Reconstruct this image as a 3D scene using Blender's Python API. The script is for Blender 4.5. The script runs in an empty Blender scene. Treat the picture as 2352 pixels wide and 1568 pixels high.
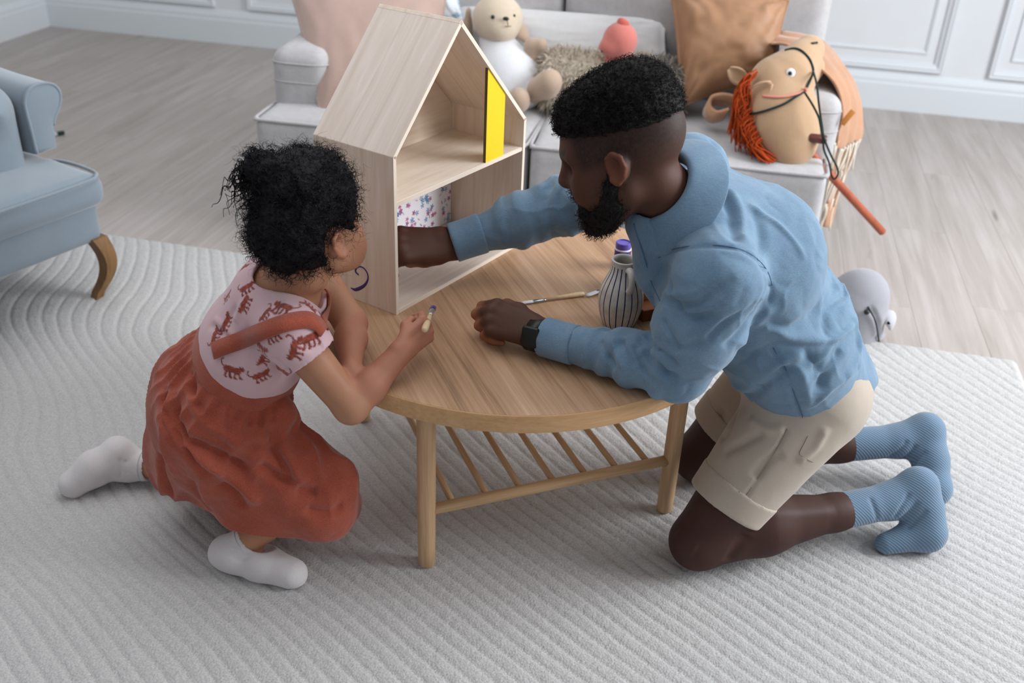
import bpy, bmesh, math, random
import numpy as np
from mathutils import Vector, Matrix
random.seed(7); RNG = np.random.RandomState(11)
SC = bpy.context.scene
COL = SC.collection

# ------------------------------------------------------------------ camera
FPX = 2310.7; IW, IH = 2352, 1568
CAMR = np.array([[0.99900874, 0.02203201, 0.03867986], [-0.0445145, 0.49444947, 0.86806577], [0.0, 0.86892711, -0.49494008]])
CAMC = np.array([0.0, 0.0, 1.4063])
cd = bpy.data.cameras.new('camera'); cam = bpy.data.objects.new('camera', cd); COL.objects.link(cam)
cd.sensor_width = 36.0; cd.lens = 36.0 * FPX / IW; cd.clip_start = 0.05; cd.clip_end = 60
M = Matrix.Identity(4)
for i in range(3):
    M[i][0] = CAMR[0][i]; M[i][1] = CAMR[1][i]; M[i][2] = -CAMR[2][i]; M[i][3] = CAMC[i]
cam.matrix_world = M
cd.dof.use_dof = True; cd.dof.focus_distance = 1.86; cd.dof.aperture_fstop = 3.6
SC.camera = cam

# ------------------------------------------------------------------ light
SC.view_settings.view_transform = 'Standard'; SC.view_settings.look = 'None'
SC.view_settings.gamma = 1.0; SC.view_settings.exposure = 0.55; SC.view_settings.use_curve_mapping = False
wd = bpy.data.worlds.new('sky'); SC.world = wd; wd.use_nodes = True
wd.node_tree.nodes['Background'].inputs[0].default_value = (0.90, 0.94, 1.0, 1)
wd.node_tree.nodes['Background'].inputs[1].default_value = 0.24
def area(name, loc, target, sx, sy, power, col):
    l = bpy.data.lights.new(name, 'AREA'); l.shape = 'RECTANGLE'; l.size = sx; l.size_y = sy; l.energy = power; l.color = col
    o = bpy.data.objects.new(name, l); COL.objects.link(o); o.location = loc
    o.rotation_euler = (Vector(target) - Vector(loc)).to_track_quat('-Z', 'Y').to_euler()
    return o
area('window_and_fill_light', (3.6, 1.9, 2.0), (0.2, 2.0, 0.45), 2.2, 2.0, 140, (0.93, 0.965, 1.0))
area('window_and_fill_light', (2.2, -1.6, 2.5), (0.0, 2.2, 0.3), 1.8, 1.8, 9, (0.97, 0.98, 1.0))  # weak front fill added behind the camera; no window known there
area('ceiling_bounce_fill', (-.5, 2.6, 2.7), (-.5, 2.6, 0.0), 3.2, 2.8, 34, (0.97, 0.98, 1.0))  # added overhead fill imitating ceiling bounce; no lamp known there

# ------------------------------------------------------------------ picture geometry helpers
def ray(px, py):
    d = np.array([(px - IW / 2) / FPX, -(py - IH / 2) / FPX, 1.0]) @ CAMR
    return d
def P(px, py, y):            # point of the vertical plane y = const
    d = ray(px, py); return CAMC + d * ((y - CAMC[1]) / d[1])
def F(px, py, z=0.0):        # point of the horizontal plane z = const
    d = ray(px, py); return CAMC + d * ((z - CAMC[2]) / d[2])
def project(V):
    v = (np.asarray(V) - CAMC) @ CAMR.T
    return np.stack([IW / 2 + FPX * v[:, 0] / v[:, 2], IH / 2 - FPX * v[:, 1] / v[:, 2], v[:, 2]], 1)
def rot2(a): return np.array([[math.cos(a), -math.sin(a), 0], [math.sin(a), math.cos(a), 0], [0, 0, 1.0]])
def unit(v): v = np.asarray(v, float); return v / np.linalg.norm(v)

# ------------------------------------------------------------------ materials
def hexc(h):
    h = h.lstrip('#'); v = [int(h[i:i + 2], 16) / 255 for i in (0, 2, 4)]
    return tuple((c / 12.92 if c <= .04045 else ((c + .055) / 1.055) ** 2.4) for c in v) + (1,)
class Mat:
    def __init__(s, name, rough=.7, spec=.3):
        s.m = bpy.data.materials.new(name); s.m.use_nodes = True; s.t = s.m.node_tree; s.n = s.t.nodes; s.l = s.t.links
        s.b = s.n['Principled BSDF']; s.b.inputs['Roughness'].default_value = rough; s.b.inputs['Specular IOR Level'].default_value = spec
    def node(s, typ, **kw):
        n = s.n.new(typ)
        for k, v in kw.items():
            if k.startswith('i_'): n.inputs[int(k[2:]) if k[2:].isdigit() else k[2:].replace('_', ' ')].default_value = v
            else: setattr(n, k, v)
        return n
    def link(s, a, b): s.l.new(a, b)
    def col(s, c): s.b.inputs['Base Color'].default_value = c; return s
    def coords(s, scale=(1, 1, 1), rot=(0, 0, 0), which='Object'):
        tc = s.node('ShaderNodeTexCoord'); mp = s.node('ShaderNodeMapping')
        mp.inputs['Scale'].default_value = scale; mp.inputs['Rotation'].default_value = rot
        s.link(tc.outputs[which], mp.inputs['Vector']); return mp.outputs['Vector']
    def noise(s, vec, scale, detail=4, rough=.55, dist=0):
        n = s.node('ShaderNodeTexNoise'); n.inputs['Scale'].default_value = scale; n.inputs['Detail'].default_value = detail
        n.inputs['Roughness'].default_value = rough; n.inputs['Distortion'].default_value = dist
        s.link(vec, n.inputs['Vector']); return n.outputs['Fac']
    def ramp(s, fac, stops):
        r = s.node('ShaderNodeValToRGB'); e = r.color_ramp.elements
        while len(e) > 1: e.remove(e[-1])
        e[0].position, e[0].color = stops[0]
        for p_, c_ in stops[1:]:
            q = e.new(p_); q.color = c_
        s.link(fac, r.inputs[0]); return r.outputs[0]
    def mix(s, a, b, fac, mode='MIX'):
        m = s.node('ShaderNodeMix', data_type='RGBA', blend_type=mode)
        for v, i in ((a, 6), (b, 7)):
            if isinstance(v, tuple): m.inputs[i].default_value = v
            else: s.link(v, m.inputs[i])
        if isinstance(fac, (int, float)): m.inputs[0].default_value = fac
        else: s.link(fac, m.inputs[0])
        return m.outputs[2]
    def math(s, op, a, b=0.0):
        m = s.node('ShaderNodeMath', operation=op)
        for v, i in ((a, 0), (b, 1)):
            if isinstance(v, (int, float)): m.inputs[i].default_value = v
            else: s.link(v, m.inputs[i])
        return m.outputs[0]
    def base(s, c): s.link(c, s.b.inputs['Base Color']); return s
    def bump(s, h, strength=.3, dist=.002, prev=None):
        b = s.node('ShaderNodeBump'); b.inputs['Strength'].default_value = strength; b.inputs['Distance'].default_value = dist
        s.link(h, b.inputs['Height'])
        if prev is not None: s.link(prev, b.inputs['Normal'])
        s.link(b.outputs[0], s.b.inputs['Normal']); return b.outputs[0]
    def attr(s, name='Col'):
        a = s.node('ShaderNodeAttribute'); a.attribute_name = name; return a.outputs['Color']
def plain(name, h, rough=.6, spec=.3, var=0.0, bump=0.0, bscale=200):
    m = Mat(name, rough, spec); c = hexc(h); m.col(c)
    v = m.coords()
    n = m.noise(v, bscale, 3)
    if var:
        n2 = m.noise(v, 6, 3)
        lo = tuple(x * (1 - var) for x in c[:3]) + (1,); hi = tuple(min(1, x * (1 + var)) for x in c[:3]) + (1,)
        m.base(m.ramp(n2, [(.3, lo), (.7, hi)]))
    if bump: m.bump(n, bump, .002)
    return m.m
def fabric(name, h, var=.12, weave=900, strength=.35, rough=.9, sheen=.15, h2=None, mott=40, dist=.0008):
    m = Mat(name, rough, .15); c = hexc(h)
    v = m.coords()
    lo = tuple(x * (1 - var) for x in c[:3]) + (1,); hi = hexc(h2) if h2 else tuple(min(1, x * (1 + var)) for x in c[:3]) + (1,)
    n1 = m.noise(v, weave * .6, 2); n2 = m.noise(v, mott, 4)
    f = m.math('ADD', m.math('MULTIPLY', n1, .6), m.math('MULTIPLY', n2, .4))
    m.base(m.ramp(f, [(.32, lo), (.68, hi)]))
    m.bump(m.noise(v, weave, 2), strength, dist)
    m.b.inputs['Sheen Weight'].default_value = sheen
    return m.m
def wood(name, h1, h2, axis=1, fine=90, long_=4, rough=.5, h3=None, bump=.12, lines=None, spec=.3):
    m = Mat(name, rough, spec)
    sc = [fine, fine, fine]; sc[axis] = long_
    v = m.coords(tuple(sc)); n = m.noise(v, 1.0, 5, .6, .4)
    sc2 = [fine * .16] * 3; sc2[axis] = long_ * .35
    v2 = m.coords(tuple(sc2)); n2 = m.noise(v2, 1.0, 3, .5, .8)
    f = m.math('ADD', m.math('MULTIPLY', n, .55), m.math('MULTIPLY', n2, .45))
    st = [(.34, hexc(h1)), (.62, hexc(h2))]
    if h3: st.append((.72, hexc(h3)))
    m.base(m.ramp(f, st)); m.bump(n, bump, .0006)
    return m.m

# ------------------------------------------------------------------ objects
def tag(o, label=None, cat=None, group=None, kind=None):
    if label: o['label'] = label
    if cat: o['category'] = cat
    if group: o['group'] = group
    if kind: o['kind'] = kind
    return o
def empty(name, loc=(0, 0, 0), rotz=0.0, label=None, cat=None, group=None):
    o = bpy.data.objects.new(name, None); COL.objects.link(o); o.location = [float(x) for x in loc]; o.rotation_euler = (0, 0, rotz)
    o.empty_display_size = .05
    return tag(o, label, cat, group)
ORG = {}                       # world origin of things whose parts are modelled in world coordinates
def obj(name, me, mat=None, parent=None, smooth=True, origin=None):
    V, Fc = me[0], me[1]
    V = np.asarray(V, float)
    if origin is not None: V = V - np.asarray(origin, float)
    mesh = bpy.data.meshes.new(name)
    mesh.from_pydata(V.tolist() if len(V) < 4000 else V, [], Fc if isinstance(Fc, list) else Fc.tolist())
    if smooth: mesh.polygons.foreach_set('use_smooth', np.ones(len(mesh.polygons), bool))
    mesh.update()
    if mat: mesh.materials.append(mat)
    o = bpy.data.objects.new(name, mesh); COL.objects.link(o)
    if parent is not None: o.parent = parent
    return o
def setcol(o, C, name='Col'):
    a = o.data.color_attributes.new(name, 'FLOAT_COLOR', 'POINT')
    C = np.asarray(C, np.float32)
    if C.shape[1] == 3: C = np.concatenate([C, np.ones((len(C), 1), np.float32)], 1)
    a.data.foreach_set('color', C.ravel())
def sharp(o, ang=40):
    bpy.context.view_layer.objects.active = o
    try: o.data.set_sharp_from_angle(angle=math.radians(ang))
    except Exception: pass
    return o
def copy_tree(o, parent=None):
    c = o.copy(); COL.objects.link(c)
    if parent is not None: c.parent = parent
    for ch in list(o.children): copy_tree(ch, c)
    return c
def join(*ms):
    V = []; Fc = []; n = 0
    for v, f in ms:
        v = np.asarray(v, float); V.append(v); Fc += [[i + n for i in q] for q in f]; n += len(v)
    return np.concatenate(V), Fc
def xf(m, R=None, t=(0, 0, 0), s=1.0):
    V = np.asarray(m[0], float) * s
    if R is not None: V = V @ np.asarray(R).T
    return V + np.asarray(t), m[1]
def from_bm(bm):
    bm.verts.ensure_lookup_table(); bm.verts.index_update()
    r = (np.array([v.co[:] for v in bm.verts]), [[v.index for v in f.verts] for f in bm.faces]); bm.free(); return r
def box(c, s, bev=0.0, seg=2):
    bm = bmesh.new(); bmesh.ops.create_cube(bm, size=1.0)
    bmesh.ops.scale(bm, vec=s, verts=bm.verts); bmesh.ops.translate(bm, vec=c, verts=bm.verts)
    if bev: bmesh.ops.bevel(bm, geom=bm.edges[:], offset=bev, segments=seg, profile=.5, affect='EDGES')
    return from_bm(bm)
def prism(poly, z0, z1, bev=0.0, seg=2):      # polygon in xy, extruded along z
    bm = bmesh.new(); vs = [bm.verts.new((x, y, z0)) for x, y in poly]; f = bm.faces.new(vs)
    r = bmesh.ops.extrude_face_region(bm, geom=[f]); vv = [e for e in r['geom'] if isinstance(e, bmesh.types.BMVert)]
    bmesh.ops.translate(bm, vec=(0, 0, z1 - z0), verts=vv); bmesh.ops.recalc_face_normals(bm, faces=bm.faces)
    if bev: bmesh.ops.bevel(bm, geom=bm.edges[:], offset=bev, segments=seg, profile=.5, affect='EDGES')
    return from_bm(bm)
def lathe(prof, n=32, cap=True):
    V = []; Fc = []
    for r, z in prof:
        for k in range(n):
            a = 2 * math.pi * k / n; V.append((r * math.cos(a), r * math.sin(a), z))
    for i in range(len(prof) - 1):
        for k in range(n):
            Fc.append([i * n + k, i * n + (k + 1) % n, (i + 1) * n + (k + 1) % n, (i + 1) * n + k])
    if cap:
        Fc.append(list(range(n))[::-1]); Fc.append([(len(prof) - 1) * n + k for k in range(n)])
    return np.array(V), Fc
def catmull(pts, m=6, closed=False):
    p = np.asarray(pts, float); n = len(p); out = []
    rng = range(n if closed else n - 1)
    for i in rng:
        if closed: a, b, c, d = p[(i - 1) % n], p[i], p[(i + 1) % n], p[(i + 2) % n]
        else: a, b, c, d = p[max(i - 1, 0)], p[i], p[i + 1], p[min(i + 2, n - 1)]
        for k in range(m):
            t = k / m
            out.append(.5 * ((2 * b) + (-a + c) * t + (2 * a - 5 * b + 4 * c - d) * t * t + (-a + 3 * b - 3 * c + d) * t ** 3))
    if not closed: out.append(p[-1])
    return np.array(out)
def tube(path, r, n=8, closed=False, cap=True, up=None, flat=1.0):
    p = np.asarray(path, float); m = len(p); r = np.broadcast_to(np.asarray(r, float), (m,))
    T = np.gradient(p, axis=0) if not closed else (np.roll(p, -1, 0) - np.roll(p, 1, 0))
    T = T / np.maximum(np.linalg.norm(T, axis=1, keepdims=True), 1e-9)
    u = np.array(up, float) if up is not None else (np.array([0, 0, 1.0]) if abs(T[0][2]) < .9 else np.array([1.0, 0, 0]))
    V = []; 
    for i in range(m):
        u = u - T[i] * np.dot(u, T[i]); u = u / max(np.linalg.norm(u), 1e-9); w = np.cross(T[i], u)
        for k in range(n):
            a = 2 * math.pi * k / n
            V.append(p[i] + r[i] * (math.cos(a) * w + flat * math.sin(a) * u))
    Fc = []
    for i in range(m if closed else m - 1):
        j = (i + 1) % m
        for k in range(n): Fc.append([i * n + k, i * n + (k + 1) % n, j * n + (k + 1) % n, j * n + k])
    if cap and not closed:
        Fc.append(list(range(n))[::-1]); Fc.append([(m - 1) * n + k for k in range(n)])
    return np.array(V), Fc
def ribbon(path, wdir, width, th=.002):        # flat strip: path + width direction(s), real thickness
    p = np.asarray(path, float); m = len(p); wdir = np.broadcast_to(np.asarray(wdir, float), (m, 3)); wdt = np.broadcast_to(np.asarray(width, float), (m,))
    T = np.gradient(p, axis=0); V = []; Fc = []
    for i in range(m):
        w = unit(wdir[i]); nn = unit(np.cross(T[i], w))
        for a, b in ((-1, -1), (1, -1), (1, 1), (-1, 1)): V.append(p[i] + w * a * wdt[i] / 2 + nn * b * th / 2)
    for i in range(m - 1):
        for k in range(4): Fc.append([i * 4 + k, i * 4 + (k + 1) % 4, i * 4 + 4 + (k + 1) % 4, i * 4 + 4 + k])
    Fc.append([3, 2, 1, 0]); Fc.append([4 * m - 4, 4 * m - 3, 4 * m - 2, 4 * m - 1])
    return np.array(V), Fc

# ------------------------------------------------------------------ signed-distance modelling (soft organic bodies)
class SDF:
    def __init__(s, lo, hi, h):
        s.lo = np.array(lo, np.float32); s.h = h
        s.n = np.ceil((np.array(hi) - np.array(lo)) / h).astype(int) + 1
        s.f = np.full(s.n, .2, np.float32)
        s.ax = [s.lo[i] + h * np.arange(s.n[i], dtype=np.float32) for i in range(3)]
    def win(s, lo, hi):
        a = np.clip(np.floor((np.array(lo) - s.lo) / s.h).astype(int), 0, s.n); b = np.clip(np.ceil((np.array(hi) - s.lo) / s.h).astype(int) + 1, 0, s.n)
        sl = tuple(slice(int(a[i]), int(b[i])) for i in range(3))
        X = s.ax[0][sl[0]][:, None, None]; Y = s.ax[1][sl[1]][None, :, None]; Z = s.ax[2][sl[2]][None, None, :]
        return sl, X, Y, Z
    def put(s, sl, d, k, op):
        f = s.f[sl]
        if op == 'add':
            if k > 0:
                t = np.maximum(k - np.abs(f - d), 0) / k; s.f[sl] = np.minimum(f, d) - t * t * k * .25
            else: s.f[sl] = np.minimum(f, d)
        elif op == 'sub':
            d = -d
            if k > 0:
                t = np.maximum(k - np.abs(f - d), 0) / k; s.f[sl] = np.maximum(f, d) + t * t * k * .25
            else: s.f[sl] = np.maximum(f, d)
        elif op == 'raise': s.f[sl] = f - d
    def cone(s, a, b, ra, rb, k=.02, op='add', flat=None):
        a = np.asarray(a, np.float32); b = np.asarray(b, np.float32); R = max(ra, rb) * (1 if flat is None else max(1, flat[1])) + k + 3 * s.h
        sl, X, Y, Z = s.win(np.minimum(a, b) - R, np.maximum(a, b) + R)
        if s.f[sl].size == 0: return s
        px, py, pz = X - a[0], Y - a[1], Z - a[2]; d = b - a
        sc = 1.0
        if flat is not None:                       # flat = (axis, factor): radius along axis is multiplied by factor
            w = unit(flat[0]).astype(np.float32); q = np.float32(1.0 / flat[1] - 1.0)
            dp = (px * w[0] + py * w[1] + pz * w[2]) * q
            px, py, pz = px + dp * w[0], py + dp * w[1], pz + dp * w[2]; d = d + w * np.dot(d, w) * q; sc = min(1.0, flat[1])
        L = max(float(np.dot(d, d)), 1e-12)
        t = np.clip((px * d[0] + py * d[1] + pz * d[2]) / L, 0, 1)
        dd = np.sqrt((px - t * d[0]) ** 2 + (py - t * d[1]) ** 2 + (pz - t * d[2]) ** 2) - (ra + (rb - ra) * t)
        s.put(sl, dd * sc, k, op); return s
    def chain(s, pts, rs, k=.02, op='add', flat=None):
        for i in range(len(pts) - 1): s.cone(pts[i], pts[i + 1], rs[i], rs[i + 1], k, op, flat)
        return s
    def ell(s, c, r, R=None, k=.02, op='add'):
        c = np.asarray(c, np.float32); r = np.asarray(r, np.float32); m = float(r.max()) + k + 3 * s.h
        sl, X, Y, Z = s.win(c - m, c + m)
        if s.f[sl].size == 0: return s
        px, py, pz = X - c[0], Y - c[1], Z - c[2]
        if R is None: R = np.eye(3)
        R = np.asarray(R, np.float32)                   # columns = axes
        q = [(px * R[0, i] + py * R[1, i] + pz * R[2, i]) for i in range(3)]
        k0 = np.sqrt(sum((q[i] / r[i]) ** 2 for i in range(3))); k1 = np.sqrt(sum((q[i] / (r[i] * r[i])) ** 2 for i in range(3)))
        s.put(sl, k0 * (k0 - 1) / np.maximum(k1, 1e-6), k, op); return s
    def rbox(s, c, hs, rad, R=None, k=.0, op='add'):
        c = np.asarray(c, np.float32); hs = np.asarray(hs, np.float32); m = float(np.linalg.norm(hs)) + k + 3 * s.h
        sl, X, Y, Z = s.win(c - m, c + m)
        if s.f[sl].size == 0: return s
        px, py, pz = X - c[0], Y - c[1], Z - c[2]
        if R is None: R = np.eye(3)
        R = np.asarray(R, np.float32)
        q = [np.abs(px * R[0, i] + py * R[1, i] + pz * R[2, i]) - (hs[i] - rad) for i in range(3)]
        o = np.sqrt(sum(np.maximum(x, 0) ** 2 for x in q)); ins = np.minimum(np.maximum(np.maximum(q[0], q[1]), q[2]), 0)
        s.put(sl, o + ins - rad, k, op); return s
    def plane(s, p, n, k=.0, xmin=-9):                  # cut away everything on the side n points to
        n = unit(n).astype(np.float32); sl, X, Y, Z = s.win((max(xmin, -9), -9, -9), (9, 9, 9))
        d = -((X - p[0]) * n[0] + (Y - p[1]) * n[1] + (Z - p[2]) * n[2])
        s.put(sl, d, k, 'sub'); return s
    def mesh(s):
        f = s.f; ins = f < 0; n = f.shape
        c = np.zeros([i - 1 for i in n], np.uint8)
        cor = [(i, j, k) for i in (0, 1) for j in (0, 1) for k in (0, 1)]
        for i, j, k in cor: c += ins[i:n[0] - 1 + i, j:n[1] - 1 + j, k:n[2] - 1 + k]
        act = (c > 0) & (c < 8); idx = np.argwhere(act); vid = np.full(c.shape, -1, np.int32); vid[act] = np.arange(len(idx), dtype=np.int32)
        val = {q: f[idx[:, 0] + q[0], idx[:, 1] + q[1], idx[:, 2] + q[2]] for q in cor}
        S = np.zeros((len(idx), 3)); W = np.zeros(len(idx))
        for a in cor:
            for ax in range(3):
                if a[ax]: continue
                b = list(a); b[ax] = 1; b = tuple(b); va, vb = val[a], val[b]; m = (va < 0) != (vb < 0)
                t = np.where(m, va / np.where(m, va - vb, 1), 0); q = np.array(a, float)[None] + np.eye(3)[ax][None] * t[:, None]
                S += q * m[:, None]; W += m
        V = s.lo + s.h * (idx + S / np.maximum(W, 1)[:, None])
        Q = []
        for ax in range(3):
            o1, o2 = [(1, 2), (2, 0), (0, 1)][ax]
            sl0 = [slice(1, n[i] - 1) for i in range(3)]; sl0[ax] = slice(0, n[ax] - 1); sl1 = list(sl0); sl1[ax] = slice(1, n[ax])
            A = ins[tuple(sl0)]; B = ins[tuple(sl1)]; e = np.argwhere(A != B)
            if len(e) == 0: continue
            flip = A[tuple(e.T)]; g = e.copy(); g[:, o1] += 1; g[:, o2] += 1
            def cell(d1, d2):
                h = g.copy(); h[:, o1] -= d1; h[:, o2] -= d2; return vid[h[:, 0], h[:, 1], h[:, 2]]
            q = np.stack([cell(1, 1), cell(0, 1), cell(0, 0), cell(1, 0)], 1)
            q[~flip] = q[~flip][:, ::-1]; Q.append(q)
        return V, np.concatenate(Q)
def vnormals(V, Q):
    A, B, C, D = (V[Q[:, i]] for i in range(4)); N = np.cross(C - A, D - B); out = np.zeros_like(V)
    for i in range(4): np.add.at(out, Q[:, i], N)
    return out / np.maximum(np.linalg.norm(out, axis=1, keepdims=True), 1e-12)
def relax(V, Q, it=2, lam=.5):
    for _ in range(it):
        S = np.zeros_like(V); C = np.zeros(len(V))
        for i in range(4):
            a, b = Q[:, i], Q[:, (i + 1) % 4]
            np.add.at(S, a, V[b]); np.add.at(S, b, V[a]); np.add.at(C, a, 1); np.add.at(C, b, 1)
        V = V + lam * (S / np.maximum(C, 1)[:, None] - V)
    return V
def vnoise(Pn, scale, seed=0, octaves=3):              # smooth value noise on points
    Pn = np.asarray(Pn, float) * scale; out = np.zeros(len(Pn)); amp = 1.0; tot = 0
    for o in range(octaves):
        q = Pn * 2 ** o + 17.3 * (o + 1) + seed * 7.77; i = np.floor(q).astype(np.int64); fr = q - i; fr = fr * fr * (3 - 2 * fr); v = 0
        for dx in (0, 1):
            for dy in (0, 1):
                for dz in (0, 1):
                    h = (i[:, 0] + dx) * 73856093 ^ (i[:, 1] + dy) * 19349663 ^ (i[:, 2] + dz) * 83492791 ^ (seed * 2654435 + o * 97)
                    h = (h ^ (h >> 13)) * 1274126177; h = (h ^ (h >> 16)) & 0xffff
                    w = (fr[:, 0] if dx else 1 - fr[:, 0]) * (fr[:, 1] if dy else 1 - fr[:, 1]) * (fr[:, 2] if dz else 1 - fr[:, 2]); v = v + w * (h / 65535.0)
        out += amp * (v - .5) * 2; tot += amp; amp *= .5
    return out / tot
def seg_dist(V, pl):                                    # distance of points to a polyline, and the parameter along it
    best = np.full(len(V), 1e9); par = np.zeros(len(V)); n = len(pl) - 1
    for i in range(n):
        a, b = pl[i], pl[i + 1]; d = b - a; L = max(np.dot(d, d), 1e-12); t = np.clip((V - a) @ d / L, 0, 1)
        q = np.linalg.norm(V - a - t[:, None] * d, axis=1); m = q < best; best[m] = q[m]; par[m] = (i + t[m]) / n
    return best, par
def on_surface(V, pts, rad=9):                          # lay picture points onto the front of a mesh: the near surface under each point
    pj = project(V); out = []
    for x, y in pts:
        d2 = (pj[:, 0] - x) ** 2 + (pj[:, 1] - y) ** 2; m = np.where(d2 < rad * rad)[0]; r = rad
        while len(m) == 0 and r < 120: r *= 1.6; m = np.where(d2 < r * r)[0]
        if len(m) == 0: continue
        z = pj[m, 2]; k = m[z < z.min() + .02]; out.append(V[k].mean(0))
    return np.array(out)
def fold(V, N, pts, width, height, m=5, taper=True):    # a cloth fold or groove along a line on the surface
    pl = on_surface(V, pts)
    if len(pl) < 2: return V
    pl = catmull(pl, m); lo = pl.min(0) - 3 * width; hi = pl.max(0) + 3 * width
    s = np.where(((V > lo) & (V < hi)).all(1))[0]
    d, t = seg_dist(V[s], pl); w = np.exp(-(d / width) ** 2)
    if taper: w *= np.clip(np.minimum(t, 1 - t) * 6, 0.0, 1)
    V = V.copy(); V[s] += N[s] * (w * height)[:, None]; return V
# ================================================================== the room (axes turned by WA against the camera's)
WA = -0.205
RW = rot2(WA)
def RM(x, y, z=0.0): return RW @ np.array([x, y, z])
MAT_WALL = plain('wall_paint', '#d9dcdf', .55, .3, .02, .05, 60)
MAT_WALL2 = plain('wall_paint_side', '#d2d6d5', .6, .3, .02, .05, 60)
YW, XL, XR = 5.244, -3.92, 4.2
floor_ = obj('floor', box((0, 2.3, -.02), (8.6, 6.2, .02)), plain('subfloor', '#8d857c', .8)); floor_.rotation_euler = (0, 0, WA); tag(floor_, kind='structure')
def plank_mat(name, a, b, c):
    m = Mat(name, .42, .35)
    inf = m.node('ShaderNodeObjectInfo'); tc = m.node('ShaderNodeTexCoord')
    ad = m.node('ShaderNodeVectorMath', operation='ADD'); sc = m.node('ShaderNodeVectorMath', operation='SCALE'); sc.inputs['Scale'].default_value = 40
    cmb = m.node('ShaderNodeCombineXYZ'); m.link(inf.outputs['Random'], cmb.inputs[0]); m.link(inf.outputs['Random'], cmb.inputs[1]); m.link(cmb.outputs[0], sc.inputs[0])
    m.link(tc.outputs['Object'], ad.inputs[0]); m.link(sc.outputs[0], ad.inputs[1])
    def mp(s):
        q = m.node('ShaderNodeMapping'); q.inputs['Scale'].default_value = s; m.link(ad.outputs[0], q.inputs['Vector']); return q.outputs[0]
    n1 = m.noise(mp((55, 2.6, 1)), 1, 5, .6, .5); n2 = m.noise(mp((14, .9, 1)), 1, 3, .5, 1.2); kn = m.noise(mp((16, 3.6, 1)), 1, 2, .5, .4)
    f = m.math('ADD', m.math('MULTIPLY', n1, .5), m.math('MULTIPLY', n2, .5))
    f = m.math('ADD', f, m.math('MULTIPLY', m.math('SUBTRACT', inf.outputs['Random'], .5), .07))
    col = m.ramp(f, [(.33, hexc(a)), (.5, hexc(b)), (.66, hexc(c))])
    k = m.ramp(kn, [(.70, (0, 0, 0, 1)), (.80, (1, 1, 1, 1))])
    m.base(m.mix(col, hexc('#6f635b'), m.math('MULTIPLY', k, .75))); m.bump(n1, .15, .0006); return m.m
MAT_PLANK = plank_mat('oak_laminate', '#9e948d', '#aba29c', '#b8b0ac')
PW, PL_ = .19, 1.25
pm = {}
def plank_mesh(w, l):
    key = (round(w, 3), round(l, 3))
    if key not in pm:
        bm = bmesh.new(); bmesh.ops.create_cube(bm, size=1.0); bmesh.ops.scale(bm, vec=(w - .0004, l - .0004, .012), verts=bm.verts)
        bmesh.ops.bevel(bm, geom=[e for e in bm.edges if all(v.co.z > 0 for v in e.verts)], offset=.0005, segments=1, affect='EDGES')
        me = bpy.data.meshes.new('plank'); bm.to_mesh(me); bm.free(); me.materials.append(MAT_PLANK); pm[key] = me
    return pm[key]
RUG = (-2.62, .89, .55, 2.712)                       # rug extent in room axes
ncol = int((XR - XL) / PW) + 1
for i in range(ncol):
    x = XL + (i + .5) * PW
    if x > 4.2: continue
    y = YW - ((i * .47) % 1.0) * PL_; tops = [YW] if YW - y > .02 else []
    ys = [YW] + ([y] if y < YW - .02 else [])
    while ys[-1] > .3: ys.append(ys[-1] - PL_)
    for a, b in zip(ys[:-1], ys[1:]):
        if RUG[0] + .1 < x < RUG[1] - .1 and a < RUG[3] - .05: continue
        if a < 1.6: continue
        if x < -3.4 and a < 3.2: continue
        o = bpy.data.objects.new('plank', plank_mesh(PW, a - b)); COL.objects.link(o); o.parent = floor_; o.location = (x, (a + b) / 2, -.006)
TOPZ = 2.75
def wall(name, pts):
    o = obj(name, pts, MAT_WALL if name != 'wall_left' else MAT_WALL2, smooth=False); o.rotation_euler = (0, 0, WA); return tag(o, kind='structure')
wall('wall_back', box(((XL + XR) / 2, YW + .06, TOPZ / 2), (XR - XL + .2, .10, TOPZ)))
wall('wall_left', box((XL - .06, 3.0, TOPZ / 2), (.10, 4.6, TOPZ)))
# skirting boards: stepped profile swept along the wall
def skirt(name, horizontal, a, b, k):
    prof = [(0, 0), (.022, 0), (.022, .125), (.018, .135), (.018, .150), (.012, .165), (.006, .178), (0, .180)]
    V = []; Fc = []
    for e in (a, b):
        for d, z in prof: V.append((e, k - d, z) if horizontal else (k + d, e, z))
    n = len(prof)
    for i in range(n): Fc.append([i, (i + 1) % n, n + (i + 1) % n, n + i])
    Fc += [list(range(n))[::-1], list(range(n, 2 * n))]
    o = obj(name, (V, Fc), plain('skirting_paint', '#d5dade', .4, .4), smooth=False); o.rotation_euler = (0, 0, WA); tag(o, kind='structure'); return o
skirt('baseboard_back', True, XL, XR, YW + .01)
skirt('baseboard_left', False, .9, YW, XL - .01)
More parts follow.
